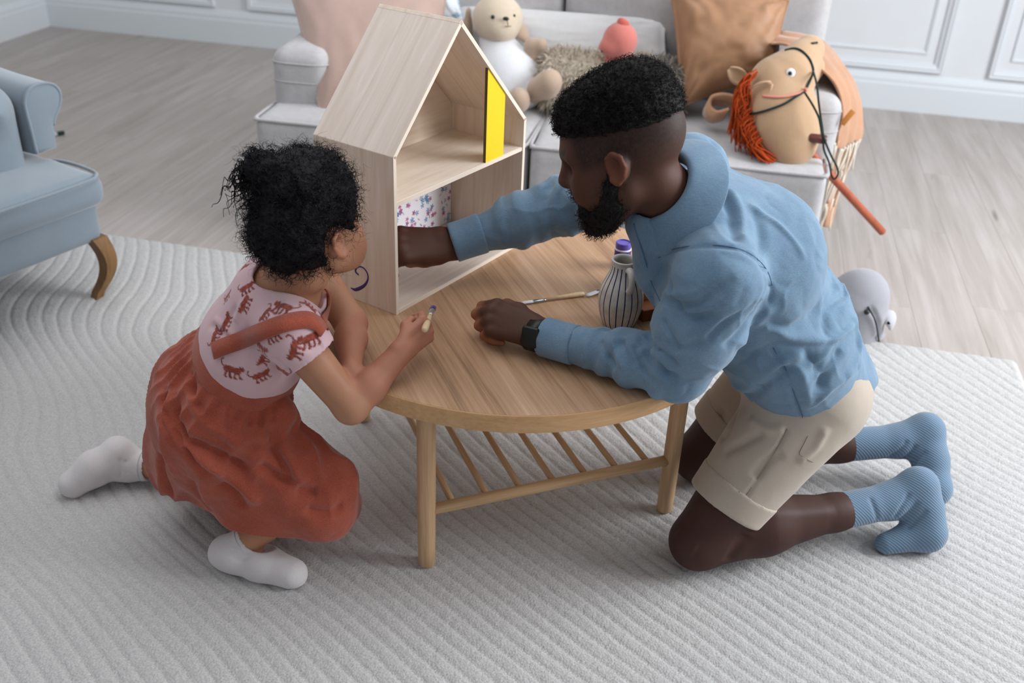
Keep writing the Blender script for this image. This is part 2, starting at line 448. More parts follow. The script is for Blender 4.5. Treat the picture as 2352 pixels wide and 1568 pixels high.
# picture-frame mouldings on the back wall: outer and inner mitred frame
def frame(x0, x1, z0, z1, w, t, y):
    prof = [(0, 0), (0, .45 * t), (.12 * w, t), (.3 * w, .8 * t), (.45 * w, .95 * t), (.75 * w, .5 * t), (w, .35 * t), (w, 0)]
    V = []; Fc = []; n = len(prof)
    for d, h in prof: V += [(x0 + d, y - h, z0 + d), (x1 - d, y - h, z0 + d), (x1 - d, y - h, z1 - d), (x0 + d, y - h, z1 - d)]
    for i in range(n - 1):
        for k in range(4): Fc.append([i * 4 + k, i * 4 + (k + 1) % 4, i * 4 + 4 + (k + 1) % 4, i * 4 + 4 + k])
    return V, Fc
nt = 0
for x0, x1 in PANELS if 'PANELS' in globals() else [(-3.78, -2.853), (-2.654, -1.70), (-1.50, -.40), (-.21, .98), (1.19, 2.38)]:
    nt += 1
    o = obj('trim_%d' % nt, join(frame(x0, x1, .195, 1.75, .042, .022, YW + .01), frame(x0 + .085, x1 - .085, .28, 1.665, .016, .008, YW + .01)), plain('moulding_paint', '#d5d9dd', .45, .4), smooth=False)
    o.rotation_euler = (0, 0, WA); tag(o, kind='structure')

# ================================================================== rug: one thick carpet with carved wavy grooves
def rug_mesh():
    h = .0046; x0, x1, y0, y1 = RUG
    xs = np.arange(x0, x1 + h, h); ys = np.arange(y0, y1 + h, h); X, Y = np.meshgrid(xs, ys, indexing='ij')
    pts = np.stack([X.ravel(), Y.ravel(), np.zeros(X.size)], 1)
    yy = 2.65 - Y
    G = -(.50 * yy + .48 * yy ** 2)                     # lateral run of a groove with distance from the back edge
    w = .034 * np.sin(2 * np.pi * (Y / .62 + .10 * X)) * np.exp(-((X + 1.7) / 1.0) ** 2) + .018 * np.sin(2 * np.pi * (Y / .9 - .4 * X) + 1.0)
    phi = (X + .5 + G + w) / (.0435 * (1 + .30 * np.clip(yy / 1.4, 0, 1.3))) + .62 * vnoise(pts, 2.6, 3, 3).reshape(X.shape)
    fr = phi - np.floor(phi); d = np.minimum(fr, 1 - fr)
    g = np.exp(-(d / .10) ** 2)
    saw = (fr - .5) * .0014
    bumps = vnoise(pts, 90, 5, 2).reshape(X.shape)
    Z = .0135 + saw - .0038 * g + .0010 * bumps
    e = np.minimum(np.minimum(X - x0, x1 - X), np.minimum(Y - y0, y1 - Y)); Z = np.where(e < .012, Z * np.clip(e / .012, 0, 1) ** .4, Z)
    pts[:, 2] = np.maximum(Z.ravel(), .001)
    nx, ny = X.shape; I = np.arange(nx * ny).reshape(nx, ny)
    Q = np.stack([I[:-1, :-1], I[1:, :-1], I[1:, 1:], I[:-1, 1:]], -1).reshape(-1, 4)
    return pts, Q
m = Mat('rug_wool', .95, .05); v = m.coords()
n1 = m.noise(v, 260, 3, .6); n2 = m.noise(v, 900, 2); vo = m.node('ShaderNodeTexVoronoi'); vo.inputs['Scale'].default_value = 210; m.link(v, vo.inputs['Vector'])
m.base(m.ramp(m.math('ADD', m.math('MULTIPLY', n1, .7), m.math('MULTIPLY', n2, .3)), [(.3, hexc('#a6a4a2')), (.65, hexc('#c7c5c4'))]))
hh = m.math('ADD', m.math('MULTIPLY', n1, .8), m.math('MULTIPLY', vo.outputs['Distance'], -.6)); m.bump(m.math('ADD', hh, m.math('MULTIPLY', n2, .3)), .5, .003)
m.b.inputs['Sheen Weight'].default_value = .2
rug = obj('rug', rug_mesh(), m.m); rug.rotation_euler = (0, 0, WA)
tag(rug, 'pale grey wool rug with carved wavy grooves lying on the wooden floor', 'rug')
RUGZ = .016
# ================================================================== coffee table
TC = np.array([-.003, 1.881, RUGZ]); TA = .3864; TZ = .45
table = empty('coffee_table', TC, TA, 'round oak coffee table with a slatted lower shelf standing on the rug', 'table')
OAK_EDGE = wood('oak_edge', '#bd9265', '#d2a87b', axis=0, fine=160, long_=6, rough=.45, h3='#dcb68b')
OAK_LEG = wood('oak_leg', '#b6916d', '#ceac87', axis=2, fine=220, long_=9, rough=.5, h3='#d9bb98')
OAK_X = wood('oak_rail', '#b8926c', '#d0ae86', axis=0, fine=220, long_=9, rough=.5, h3='#d4b48e')
OAK_Y = wood('oak_slat', '#b08a64', '#c9a57d', axis=1, fine=220, long_=9, rough=.5, h3='#cba77e')
m = Mat('oak_veneer', .42, .35)
v = m.coords((150, 2.6, 1)); n1 = m.noise(v, 1, 5, .65, .3); v2 = m.coords((22, .8, 1)); n2 = m.noise(v2, 1, 3, .5, .9); v3 = m.coords((420, 14, 1)); n3 = m.noise(v3, 1, 2)
f = m.math('ADD', m.math('ADD', m.math('MULTIPLY', n1, .5), m.math('MULTIPLY', n2, .4)), m.math('MULTIPLY', n3, .12))
m.base(m.ramp(f, [(.36, hexc('#85664c')), (.47, hexc('#ad8868')), (.60, hexc('#be997a')), (.72, hexc('#c9a78b'))])); m.bump(n1, .12, .0005); OAK_TOP = m.m
ztop = TZ - RUGZ; R = .4575; tt = .037
nseg = 128
pr = [(R - .004, ztop - tt), (R - .001, ztop - tt + .001), (R, ztop - tt + .004), (R, ztop - .0025), (R - .0008, ztop - .0008), (R - .0022, ztop - .0004)]
edge = obj('edge_band', lathe(pr, nseg), OAK_EDGE, table); sharp(edge, 50); edge['label'] = 'lighter solid oak rim'
top = obj('tabletop', lathe([(R - .0024, ztop - .004), (R - .0024, ztop)], nseg), OAK_TOP, table, smooth=False)
s_ = .2694
for a, b in ((-1, -1), (1, -1), (-1, 1), (1, 1)):
    lg = obj('leg', lathe([(.0150, 0), (.0172, .002), (.0176, .05), (.0182, ztop - tt)], 28), OAK_LEG, table); lg.location = (a * s_, b * s_, 0); sharp(lg, 50)
zs = .15 - RUGZ
for b in (-1, 1):
    obj('stretcher', tube([(-s_, b * s_, zs), (s_, b * s_, zs)], .0115, 20), OAK_X, table)
for k in range(7):
    x = -.2145 + .0715 * k
    obj('slat', tube([(x, -s_ + .004, zs + .002), (x, s_ - .004, zs + .002)], .0066, 14), OAK_Y, table)

# ================================================================== dollhouse (open front faces the man)
HC = np.array([-.2339, 1.7646, TZ]); HA = .98911
house = empty('dollhouse', HC, HA, 'pale plywood dollhouse with pitched roof and open front on the table', 'dollhouse')
W_, D_, HE, HR, MX, HER, HS = .4417, .2006, .3279, .5433, .4597, .2998, .2357
def ply(name, axis, a='#dcc8b4', b='#e3d1bf', c='#e9dacb'):
    m = Mat(name, .5, .3); sc = [34, 34, 34]; sc[axis] = 3.4
    n = m.noise(m.coords(tuple(sc)), 1, 4, .5, 2.4); sc2 = [9, 9, 9]; sc2[axis] = .9
    w = m.node('ShaderNodeTexWave', wave_type='RINGS'); w.inputs['Scale'].default_value = .55; w.inputs['Distortion'].default_value = 9.0; w.inputs['Detail'].default_value = 2
    m.link(m.coords(tuple(sc2)), w.inputs['Vector'])
    ln = m.ramp(w.outputs['Fac'], [(.0, (1, 1, 1, 1)), (.08, (0, 0, 0, 1))])
    f = m.ramp(n, [(.3, hexc(a)), (.5, hexc(b)), (.7, hexc(c))])
    m.base(m.mix(f, hexc('#a98d74'), m.math('MULTIPLY', ln, .14))); return m.m
PLY_Z = ply('birch_ply_upright', 2); PLY_X = ply('birch_ply_shelf', 0, '#e0cfbe', '#e6d7c8', '#ebdfd2'); PLY_Y = ply('birch_ply_floor', 0)
PLY_EDGE = plain('ply_edge', '#e6d6c6', .5, .3, .05)
t = .009
def hp(name, poly, z0, z1, mat, to):             # polygon in a house plane; to = function (u, v, w) -> local xyz
    V, Fc = prism(poly, z0, z1, .0006, 1); V = np.array([to(*q) for q in V]); o = obj(name, (V, Fc), mat, house, smooth=False); return o
xz = lambda u, v, w: (u, w, v); xy = lambda u, v, w: (u, v, w); yz = lambda u, v, w: (w, u, v)
MXW = MX * W_
def panel(name, a, b, mat, d0=0.0, d1=D_):       # a wall or roof board between two outline points in x-z, thickness t inward
    a = np.array(a); b = np.array(b); L = np.linalg.norm(b - a); ang = math.atan2(b[1] - a[1], b[0] - a[0])
    me = box((L / 2, (d1 - d0) / 2 + d0, -t / 2), (L, d1 - d0, t), .0006, 1)
    o = obj(name, me, mat, house, smooth=False); o.location = (a[0], 0, a[1]); o.rotation_euler = (0, -ang, 0)
    e = obj('ply_edge', box((L / 2, d0 - .0006, -t / 2), (L, .0014, t - .001)), PLY_EDGE, o, smooth=False); return o
PLY_P = ply('birch_ply_board', 0)
wl = panel('side_panel', (0, 0), (0, HE), PLY_P); 
panel('roof_panel', (0, HE), (MXW, HR), ply('birch_ply_roof', 0, '#dccbbe', '#e2d3c7', '#e8dbd0')); panel('roof_panel', (MXW, HR), (W_, HER), PLY_P); panel('side_panel', (W_, HER), (W_, 0), PLY_P)
inn = [(t, t), (W_ - t, t), (W_ - t, HER - .004), (MXW, HR - .016), (t, HE - .004)]
hp('back_panel', inn, D_ - .006, D_ - .0005, PLY_P, xz)
fl = obj('base_panel', box((W_ / 2, D_ / 2, t / 2), (W_ - 2 * t, D_, t), .0006, 1), PLY_X, house, smooth=False)
obj('ply_edge', box((W_ / 2, -.0006, t / 2), (W_ - 2 * t, .0014, t - .001)), PLY_EDGE, fl, smooth=False)
sh = obj('shelf', box((W_ / 2, D_ / 2, HS - t / 2), (W_ - 2 * t, D_ - .004, t), .0006, 1), PLY_X, house, smooth=False)
obj('ply_edge', box((W_ / 2, .0014, HS - t / 2), (W_ - 2 * t, .0014, t - .001)), PLY_EDGE, sh, smooth=False)
# yellow upright board standing flush with the front edge
YEL = plain('yellow_card', '#f2cb12', .45, .35, .03)
def roofz(x): return HR + (x - MXW) / (W_ - MXW) * (HER - HR) if x > MXW else HE + x / MXW * (HR - HE)
x0, x1 = .298, .362
yb = obj('divider_board', prism([(x0, HS), (x1, HS), (x1, roofz(x1) - .0125), (x0, roofz(x0) - .0125)], .002, .008), YEL, house, smooth=False)
yb.data.transform(Matrix(((1, 0, 0, 0), (0, 0, 1, 0), (0, 1, 0, 0), (0, 0, 0, 1)))); yb.data.flip_normals(); ye_ = obj('dark_edge', box((x0 - .0005, .005, (HS + roofz(x0) - .013) / 2), (.0012, .0062, roofz(x0) - .013 - HS)), plain('dark_board_edge', '#5a4a1c', .6), yb, smooth=False); yb['label'] = 'bright yellow upright divider board'
# floral paper lining on the back of the lower room
def floral():
    w, h = W_ - 2 * t - .006, HS - t - .016; nx, nz = 520, 270
    xs = np.linspace(0, w, nx); zs_ = np.linspace(0, h, nz); X, Z = np.meshgrid(xs, zs_, indexing='ij'); C = np.ones((nx, nz, 3)) * np.array(hexc('#f1eff5')[:3])
    rs = np.random.RandomState(5); cols = [hexc(c)[:3] for c in ('#c58aa8', '#a9628a', '#d6a2bd', '#b77aa3')]; blue = [hexc(c)[:3] for c in ('#6f9cc4', '#4d7ba6', '#88b3cf')]
    for i in range(330):
        cx, cz = rs.rand() * w, rs.rand() * h; k = i % 3; r = np.hypot(X - cx, Z - cz); a = np.arctan2(Z - cz, X - cx) + rs.rand() * 6
        if k == 0: msk = r < .0070 * (.75 + .25 * np.cos(5 * a)); c = np.array(cols[rs.randint(4)]); C[msk] = c; C[r < .0025] = np.array(cols[1])
        elif k == 1: msk = (r < .0070 * np.abs(np.cos(2.5 * a)) ** .8) & (r < .0085); C[msk] = np.array(blue[rs.randint(3)])
        else:
            an_ = rs.rand() * 6; dx, dz = math.cos(an_), math.sin(an_); q = np.abs((X - cx) * dz - (Z - cz) * dx); u = (X - cx) * dx + (Z - cz) * dz
            C[(q < .0014 * (1 - (u / .006) ** 2)) & (np.abs(u) < .006)] = np.array((blue + cols)[rs.randint(7)])
    V = np.stack([X.ravel(), np.zeros(X.size), Z.ravel()], 1); I = np.arange(nx * nz).reshape(nx, nz)
    return (V, np.stack([I[:-1, :-1], I[1:, :-1], I[1:, 1:], I[:-1, 1:]], -1).reshape(-1, 4)), C.reshape(-1, 3)
m = Mat('floral_print', .6, .2); m.base(m.attr()); 
fm, fc = floral(); fo = obj('wallpaper', fm, m.m, house); setcol(fo, fc); fo.location = (t + .003, D_ - .0072, t + .002); fo['label'] = 'white paper lining printed with pink and blue flowers'
# brush stroke of purple paint on the outer side wall: thin raised paint
PURP = plain('purple_paint', '#38136e', .35, .5, .15)
def stroke(pts, ws):
    c = catmull(pts, 8); w = catmull([(x, 0, 0) for x in ws], 8)[:, 0]; V = []; Fc = []
    for i in range(len(c)):
        T = unit(c[min(i + 1, len(c) - 1)] - c[max(i - 1, 0)]); nn = np.array([-T[1], T[0], 0]); j = (1 + .12 * math.sin(i * 2.3))
        a = c[i] + nn * w[i] * .5 * j; b = c[i] - nn * w[i] * .5 * j
        for q, hgt in ((a, .0), (a * .8 + b * .2, .0007), (a * .2 + b * .8, .0007), (b, .0)): V.append((-hgt - .0001, q[0], q[1]))
    for i in range(len(c) - 1):
        for k in range(3): Fc.append([i * 4 + k, i * 4 + k + 1, i * 4 + 5 + k, i * 4 + 4 + k])
    return V, Fc
def side_px(x, y):                                # picture point -> (depth, height) on the outer side wall
    n = np.array([math.cos(HA), math.sin(HA), 0]); d = ray(x, y); Pw = CAMC + d * (np.dot(HC - CAMC, n) / np.dot(d, n)); q = rot2(-HA) @ (Pw - HC); return q[1], q[2]
sp = [side_px(*q) + (0,) for q in [(824, 631), (817, 624), (818, 616), (826, 612), (836, 616), (844, 628), (845, 641), (838, 654), (826, 662), (815, 665), (806, 661)]]
obj('paint_stroke', stroke(sp, [.0035, .0045, .0045, .0035, .0032, .0032, .004, .006, .0075, .0065, .002]), PURP, house)['label'] = 'purple hooked brush stroke'
# ================================================================== sofa and what lies on it (sofa axes: x along the front, y to the back)
SO = np.array([-.849, 3.101, 0]); SA = -.17; SR = rot2(SA)
def SL(px, py, yl):
    n = SR[:, 1]; d = ray(px, py); X = CAMC + d * (np.dot(SO + n * yl - CAMC, n) / np.dot(d, n)); return SR.T @ (X - SO)
def SW(v): return SR @ np.asarray(v) + SO
def sthing(name, at, label, cat, group=None):      # a thing on the sofa; its parts use sofa axes relative to `at`
    return empty(name, SW(at), SA, label, cat, group), np.asarray(at, float)
def soft(name, s, mat, parent, at=(0, 0, 0), it=2):
    V, Q = s.mesh(); V = relax(V, Q, it); return obj(name, (V, Q), mat, parent, origin=at)
SOFA_FAB = fabric('sofa_linen', '#b5b3b4', .14, 700, .4, .95, .25)
sofa = empty('sofa', SO, SA, 'light grey linen two-seat sofa with piped seat cushions on the wooden floor', 'sofa')
L_ = 1.775
for x in (.08, L_ - .08):
    for y in (.1, .75): 
        lg = obj('leg', lathe([(.018, 0), (.026, .08)], 16), OAK_LEG, sofa); lg.location = (x, y, 0)
obj('base', box((L_ / 2, .44, .15), (L_ - .02, .82, .15), .025, 3), SOFA_FAB, sofa)
def seat(x0, x1):
    cx = (x0 + x1) / 2
    s = SDF((x0 - .03, -.05, .17), (x1 + .03, .74, .49), .011)
    s.rbox((cx, .34, .322), ((x1 - x0) / 2 - .002, .355, .098), .03).ell((cx, .34, .385), ((x1 - x0) * .5, .36, .055), k=.05)
    c = soft('seat_cushion', s, SOFA_FAB, sofa)
    loop = catmull([(x0 + .045, -.010, .411), (cx, -.013, .413), (x1 - .045, -.010, .411), (x1 - .012, .004, .411), (x1 - .001, .04, .411), (x1 + .0, .35, .411), (x1, .66, .411), (x0, .66, .411), (x0, .35, .411), (x0 + .001, .04, .411), (x0 + .012, .004, .411)], 5, True)
    obj('piping', tube(loop, .0055, 6, True), SOFA_FAB, c)
    loop[:, 2] = .236; obj('piping', tube(loop, .005, 6, True), SOFA_FAB, c)
seat(0.0, .882); seat(.889, L_)
def arm(x0, x1, ztop):
    cx = (x0 + x1) / 2
    s = SDF((x0 - .06, .06, .08), (x1 + .06, .95, ztop + .09), .012)
    s.rbox((cx, .51, (ztop + .1) / 2), ((x1 - x0) / 2, .37, (ztop - .1) / 2), .05).ell((cx, .55, ztop - .03), ((x1 - x0) / 2 - .012, .34, .052), k=.04)
    a = soft('armrest', s, SOFA_FAB, sofa)
    for z in (ztop - .045, ztop - .105):
        q = catmull([(x0 + .006, .5, z), (x0 + .003, .21, z), (x0 + .012, .158, z), (x0 + .05, .141, z), (cx, .140, z), (x1 - .05, .141, z), (x1 - .012, .158, z), (x1 - .003, .21, z), (x1 - .006, .5, z)], 4)
        obj('seam', tube(q, .0026, 5), SOFA_FAB, a)
arm(.0, .2, .60); arm(1.60, 1.80, .60)
s = SDF((-.02, .6, .1), (L_ + .04, .98, .95), .014); s.rbox((L_ / 2, .80, .5), (L_ / 2, .11, .38), .06); soft('back_frame', s, SOFA_FAB, sofa)
for x0, x1 in ((.2, .884), (.891, 1.58)):
    s = SDF((x0 - .03, .5, .38), (x1 + .03, .82, .95), .011); cx = (x0 + x1) / 2; a = .13; Rr = np.array([[1, 0, 0], [0, math.cos(a), math.sin(a)], [0, -math.sin(a), math.cos(a)]]).T
    s.rbox((cx, .66, .66), ((x1 - x0) / 2, .075, .25), .03, Rr).ell((cx, .645, .65), ((x1 - x0) * .46, .10, .22), Rr, k=.05); soft('back_cushion', s, SOFA_FAB, sofa)

# ---- scatter cushions
def pillow(c, thick, n=44, pinch=.10, wr=.006, seed=1, nsgn=1):
    c = [np.asarray(q, float) for q in c]                 # bl, br, tr, tl
    u = np.linspace(-1, 1, n); U, Vv = np.meshgrid(u, u, indexing='ij')
    pu = U * (1 - pinch * (1 - np.abs(Vv) ** 2.0) * np.abs(U) ** 4); pv = Vv * (1 - pinch * (1 - np.abs(U) ** 2.0) * np.abs(Vv) ** 4)
    a, b = (pu + 1) / 2, (pv + 1) / 2
    B = ((1 - a) * (1 - b))[..., None] * c[0] + (a * (1 - b))[..., None] * c[1] + (a * b)[..., None] * c[2] + ((1 - a) * b)[..., None] * c[3]
    N = unit(np.cross(c[1] - c[0], c[3] - c[0]))
    t = ((1 - np.abs(U) ** 2.6) * (1 - np.abs(Vv) ** 2.6)) ** .55 * thick / 2
    q = np.stack([U.ravel(), Vv.ravel(), np.zeros(U.size)], 1)
    ang = np.arctan2(np.abs(Vv) - 1, np.abs(U) - 1); rr = np.hypot(np.abs(Vv) - 1, np.abs(U) - 1)
    w = wr * (np.sin(ang * 13 + vnoise(q, 2, seed).reshape(U.shape) * 5) * np.exp(-rr * 1.6) + 1.2 * vnoise(q, 2.2, seed, 3).reshape(U.shape)) * np.clip(t / thick * 4, 0, 1)
    Fv = B + N * (t + w)[..., None]; Bv = B - N * (t * .9)[..., None]
    V = np.concatenate([Fv.reshape(-1, 3), Bv.reshape(-1, 3)]); I = np.arange(n * n).reshape(n, n)
    q1 = np.stack([I[:-1, :-1], I[1:, :-1], I[1:, 1:], I[:-1, 1:]], -1).reshape(-1, 4); q2 = q1[:, ::-1] + n * n; Q = np.concatenate([q1, q2]).tolist()
    ed = list(I[:, 0]) + list(I[-1, 1:]) + list(I[::-1, -1][1:]) + list(I[0, ::-1][1:-1])
    for i in range(len(ed)): j = (i + 1) % len(ed); Q.append([ed[j], ed[i], ed[i] + n * n, ed[j] + n * n])
    return (V, Q), B, ed
def cushion(name, corners, thick, mat, label, seam=True, **kw):
    c = np.array(corners); at = c.mean(0); at[2] = c[:, 2].min(); t, at = sthing(name, at, label, 'cushion')
    me, B, ed = pillow(corners, thick, **kw); o = obj('cover', me, mat, t, origin=at)
    if seam:
        r = B.reshape(-1, 3)[ed]; obj('seam', tube(r[::2] - at, .003, 5, True), mat, t)
    return t
PINK = fabric('dusty_pink_velvet', '#b59a8f', .10, 900, .15, .8, .5, mott=14)
cushion('scatter_cushion', [SL(736, 266, .10), SL(1010, 265, .16), SL(1034, -75, .54), SL(640, -95, .46)], .15, PINK, 'large dusty pink velvet cushion leaning on the left arm of the sofa', pinch=.05, seed=3)
m = Mat('blue_leaf_print', .85, .2); v = m.coords((14, 14, 14)); n = m.noise(v, 1, 3, .5, 2.2); m.base(m.ramp(n, [(.44, hexc('#e6edf2')), (.50, hexc('#86a9c4')), (.56, hexc('#dfe8ef')), (.62, hexc('#7fa4bf'))]))
cushion('scatter_cushion', [SL(960, 90, .46), SL(1068, 70, .5), SL(1034, -130, .60), SL(930, -120, .58)], .09, m.m, 'blue and white patterned cushion mostly hidden behind the pink cushion', seed=5)
m = Mat('tan_satin', .55, .35); v = m.coords(); n = m.noise(v, 9, 3); m.base(m.ramp(n, [(.3, hexc('#916a4c')), (.7, hexc('#a98061'))])); m.bump(m.noise(v, 600, 2), .1, .0005); TANS = m.m
cushion('scatter_cushion', [SL(1562, 248, .30), SL(1786, 176, .38), SL(1812, 2, .50), SL(1530, -70, .50)], .17, TANS, 'tan satin cushion leaning against the sofa back beside the hobby horse', pinch=.07, wr=.011, seed=9)
WHT = fabric('white_linen', '#c9c8c8', .06, 800, .3, .95, .2)
cushion('lumbar_cushion', [SL(1035, 140, .47), SL(1536, 160, .47), SL(1530, 44, .56), SL(1035, 8, .56)], .11, WHT, 'long off white lumbar cushion lying against the sofa back behind the toys', pinch=.03, wr=.004, seed=12)
# ---- fur cushion: padded body and a coat of tapered tufts
FURL = np.array(hexc('#cabfae')[:3]); FURD = np.array(hexc('#8d8880')[:3])
fc_ = SL(1405, 165, .37); ft, at = sthing('fur_cushion', (fc_[0], fc_[1], .42), 'shaggy grey beige fur cushion lying on the sofa behind the man\'s head', 'cushion')
m = Mat('fur', .95, .1); m.base(m.attr()); FURM = m.m
s = SDF((fc_[0] - .30, .2, .38), (fc_[0] + .30, .56, .68), .009); s.rbox((fc_[0], .38, .515), (.235, .10, .090), .06)
V, Q = s.mesh(); V = relax(V, Q, 2); fb = obj('cover', (V, Q), FURM, ft, origin=at)
def furcol(x): 
    t = np.clip((x - (fc_[0] + .10)) / .05, 0, 1)[:, None]; return FURL * (1 - t) + FURD * t
setcol(fb, furcol(V[:, 0]) * .8)
Nn = vnormals(V, Q); sel = RNG.choice(np.where(Nn[:, 2] > -.6)[0], 4200); TV = []; TF = []; TC_ = []
for k, i in enumerate(sel):
    p0 = V[i] + RNG.normal(0, .003, 3); d = unit(Nn[i] + RNG.normal(0, .55, 3) + np.array([0, -.2, -.25])); l = .022 + .016 * RNG.rand(); sd = unit(np.cross(d, RNG.normal(0, 1, 3))) * .0016; b2 = p0 + d * l * .6; tp = p0 + d * l + np.array([0, 0, -.006])
    n0 = len(TV); TV += [p0 - sd, p0 + sd, b2 + sd * .8, b2 - sd * .8, tp]; TF += [[n0, n0 + 1, n0 + 2, n0 + 3], [n0 + 3, n0 + 2, n0 + 4]]
    c = furcol(V[i:i + 1, 0])[0] * (.75 + .6 * RNG.rand()); TC_ += [c * .8, c * .8, c, c, c * 1.15]
fo = obj('fur_pile', (np.array(TV), TF), FURM, ft, origin=at); setcol(fo, np.array(TC_)); fo['kind'] = 'stuff'

# ---- plush bunny
def smat(name, h, w=500): return fabric(name, h, .05, w, .25, .95, .4, mott=60)
BEI = smat('plush_beige', '#b7a08c'); BEIL = smat('plush_cream', '#cbbba6'); WPL = smat('plush_white', '#dcdde0', 900); DARK = plain('dark_thread', '#1c2626', .4, .4)
hc = SL(1143, 52, .42); bc = SL(1166, 172, .35)
bn, at = sthing('plush_bunny', (bc[0], bc[1], .425), 'beige long-eared plush bunny with white body sitting on the sofa', 'soft toy')
def blob(name, pts, rs, mat, parent, at, k=.02, flat=None, h=.005, it=1, extra=None):
    pts = np.array(pts); R_ = max(rs) + .02; s = SDF(pts.min(0) - R_ * 1.5, pts.max(0) + R_ * 1.5, h)
    if len(pts) == 1: s.ell(pts[0], (rs[0],) * 3)
    else: s.chain(pts, rs, k, 'add', flat)
    if extra: extra(s)
    return soft(name, s, mat, parent, at, it)
def hx(s): s.ell(hc + np.array([0, 0, .012]), (.084, .080, .078), k=.01).ell(hc + np.array([.022, -.045, -.012]), (.045, .045, .036), k=.03)
hd = blob('head', [hc, hc + np.array([0, 0, .005])], [.07, .07], BEIL, bn, at, extra=hx)
def bx_(s): s.ell(bc + np.array([.005, .005, -.01]), (.108, .088, .100), k=.03).ell(bc + np.array([.01, .0, -.05]), (.112, .095, .06), k=.05)
blob('body', [bc, hc - np.array([0, 0, .06])], [.085, .06], WPL, bn, at, extra=bx_)
blob('arm', [bc + np.array([.075, .01, .045]), SL(1222, 106, .36), SL(1243, 104, .35)], [.022, .022, .022], BEI, bn, at)
blob('leg', [bc + np.array([.06, -.02, -.06]), SL(1256, 196, .27), SL(1263, 188, .25)], [.034, .040, .040], BEI, bn, at)
blob('leg', [bc + np.array([.0, -.05, -.07]), SL(1190, 232, .24), SL(1192, 224, .22)], [.032, .034, .032], BEI, bn, at)
e1 = blob('ear', [SL(1076, 28, .42), SL(1074, 62, .44), SL(1080, 92, .45)], [.017, .022, .02], BEI, bn, at, flat=((1, 0, 0), .5))
e2 = blob('ear', [SL(1180, 50, .43), SL(1196, 72, .42), SL(1208, 88, .41)], [.012, .018, .015], BEI, bn, at, flat=((.8, -.6, .3), .5))
def face_pt(px, py, c, r): # nearest point of a sphere under a picture point, in sofa axes
    o = SR.T @ (CAMC - SO); d = unit(SR.T @ ray(px, py)); b = np.dot(o - c, d); q = np.dot(o - c, o - c) - r * r; t = -b - math.sqrt(max(b * b - q, 0)); return o + d * t
def dot(px, py, c, r, rad, mat, parent, at, name='eye', sq=(1, 1, 1)):
    p_ = face_pt(px, py, c, r); s = lathe([(rad * math.sin(a), rad * math.cos(a)) for a in np.linspace(.02, math.pi - .02, 9)], 12); return obj(name, xf((s[0] * np.array(sq), s[1]), t=p_ - at), mat, parent)
dot(1132, 39, hc + np.array([0, 0, .012]), .082, .0065, DARK, hd, at); dot(1181, 36, hc + np.array([0, 0, .012]), .081, .005, DARK, hd, at)
dot(1162, 43, hc + np.array([.01, -.01, .003]), .086, .0095, DARK, hd, at, 'nose', (1.1, .7, .7))
mo = [face_pt(x, y, hc + np.array([.01, -.01, .003]), .088) - at for x, y in ((1165, 47), (1166, 53), (1167, 59))]; obj('mouth', tube(mo, .0013, 5), DARK, hd)
mo = [face_pt(x, y, hc + np.array([.01, -.01, .003]), .088) - at for x, y in ((1160, 60), (1166, 61), (1174, 60))]; obj('mouth', tube(mo, .0013, 5), DARK, hd)
# ---- small round coral toy
CORAL = smat('plush_coral', '#c27168'); tc_ = SL(1424, 94, .33)
ct, at = sthing('plush_toy', (tc_[0], tc_[1], tc_[2] - .11), 'small round coral pink plush toy with a stalk on its head', 'soft toy')
th_ = blob('head', [tc_, tc_ + np.array([0, 0, .003])], [.055, .055], CORAL, ct, at, extra=lambda s: s.ell(tc_ + np.array([-.035, -.03, -.015]), (.028, .026, .022), k=.02))
blob('body', [tc_ - np.array([0, -.01, .045]), tc_ - np.array([0, -.01, .062])], [.042, .046], CORAL, ct, at)
blob('ear', [SL(1434, 66, .33), SL(1431, 58, .33), SL(1426, 48, .335)], [.013, .016, .009], smat('plush_coral_dark', '#b85a4c'), ct, at, h=.0035)
dot(1398, 97, tc_, .056, .0045, DARK, th_, at); dot(1383, 117, tc_ + np.array([-.03, -.03, -.012]), .028, .0045, DARK, th_, at, 'nose')

# ---- hobby horse lying over the arm
HB = smat('horse_cotton', '#bc9b7b', 700); HBL = smat('horse_muzzle', '#bfa486', 700)
hz = lambda x, y, d: SL(x, y, d)
neckc = hz(1803, 288, .12)
hh, at = sthing('hobby_horse', hz(1815, 372, .08), 'beige fabric hobby horse with orange mane and a wooden stick lying on the sofa arm', 'toy')
s = SDF(np.minimum(hz(1700, 380, .12), hz(1700, 70, .3)) - .12, np.maximum(hz(1900, 380, .12), hz(1900, 60, .32)) + .14, .0055)
s.chain([hz(1815, 325, .10), hz(1801, 285, .12), hz(1794, 245, .14), hz(1786, 205, .17)], [.080, .098, .094, .080], .03, 'add', (SR.T @ unit([0, .8, -.5]), .85))
s.chain([hz(1783, 190, .18), hz(1815, 172, .20), hz(1838, 138, .235), hz(1858, 116, .27)], [.080, .076, .052, .046], .018)
s.chain([hz(1850, 195, .2), hz(1874, 160, .24), hz(1880, 150, .25)], [.026, .024, .019], .008)
hhd = soft('head', s, HB, hh, at, 2)
HV = np.array([v_.co[:] for v_ in hhd.data.vertices]) + at; HVW = HV @ SR.T + SO
def onhorse(pts, lift=.0): 
    q = on_surface(HVW, pts, 7); q = (q - SO) @ SR; return q + (SR.T @ unit(CAMC - SW(neckc))) * lift
ROPE = fabric('dark_green_cord', '#26332f', .25, 500, .6, .9, .1)
def cord(name, pts, r=.0045, parent=hhd): return obj(name, tube(catmull(pts, 6) - at, r * .8, 7), ROPE, parent)
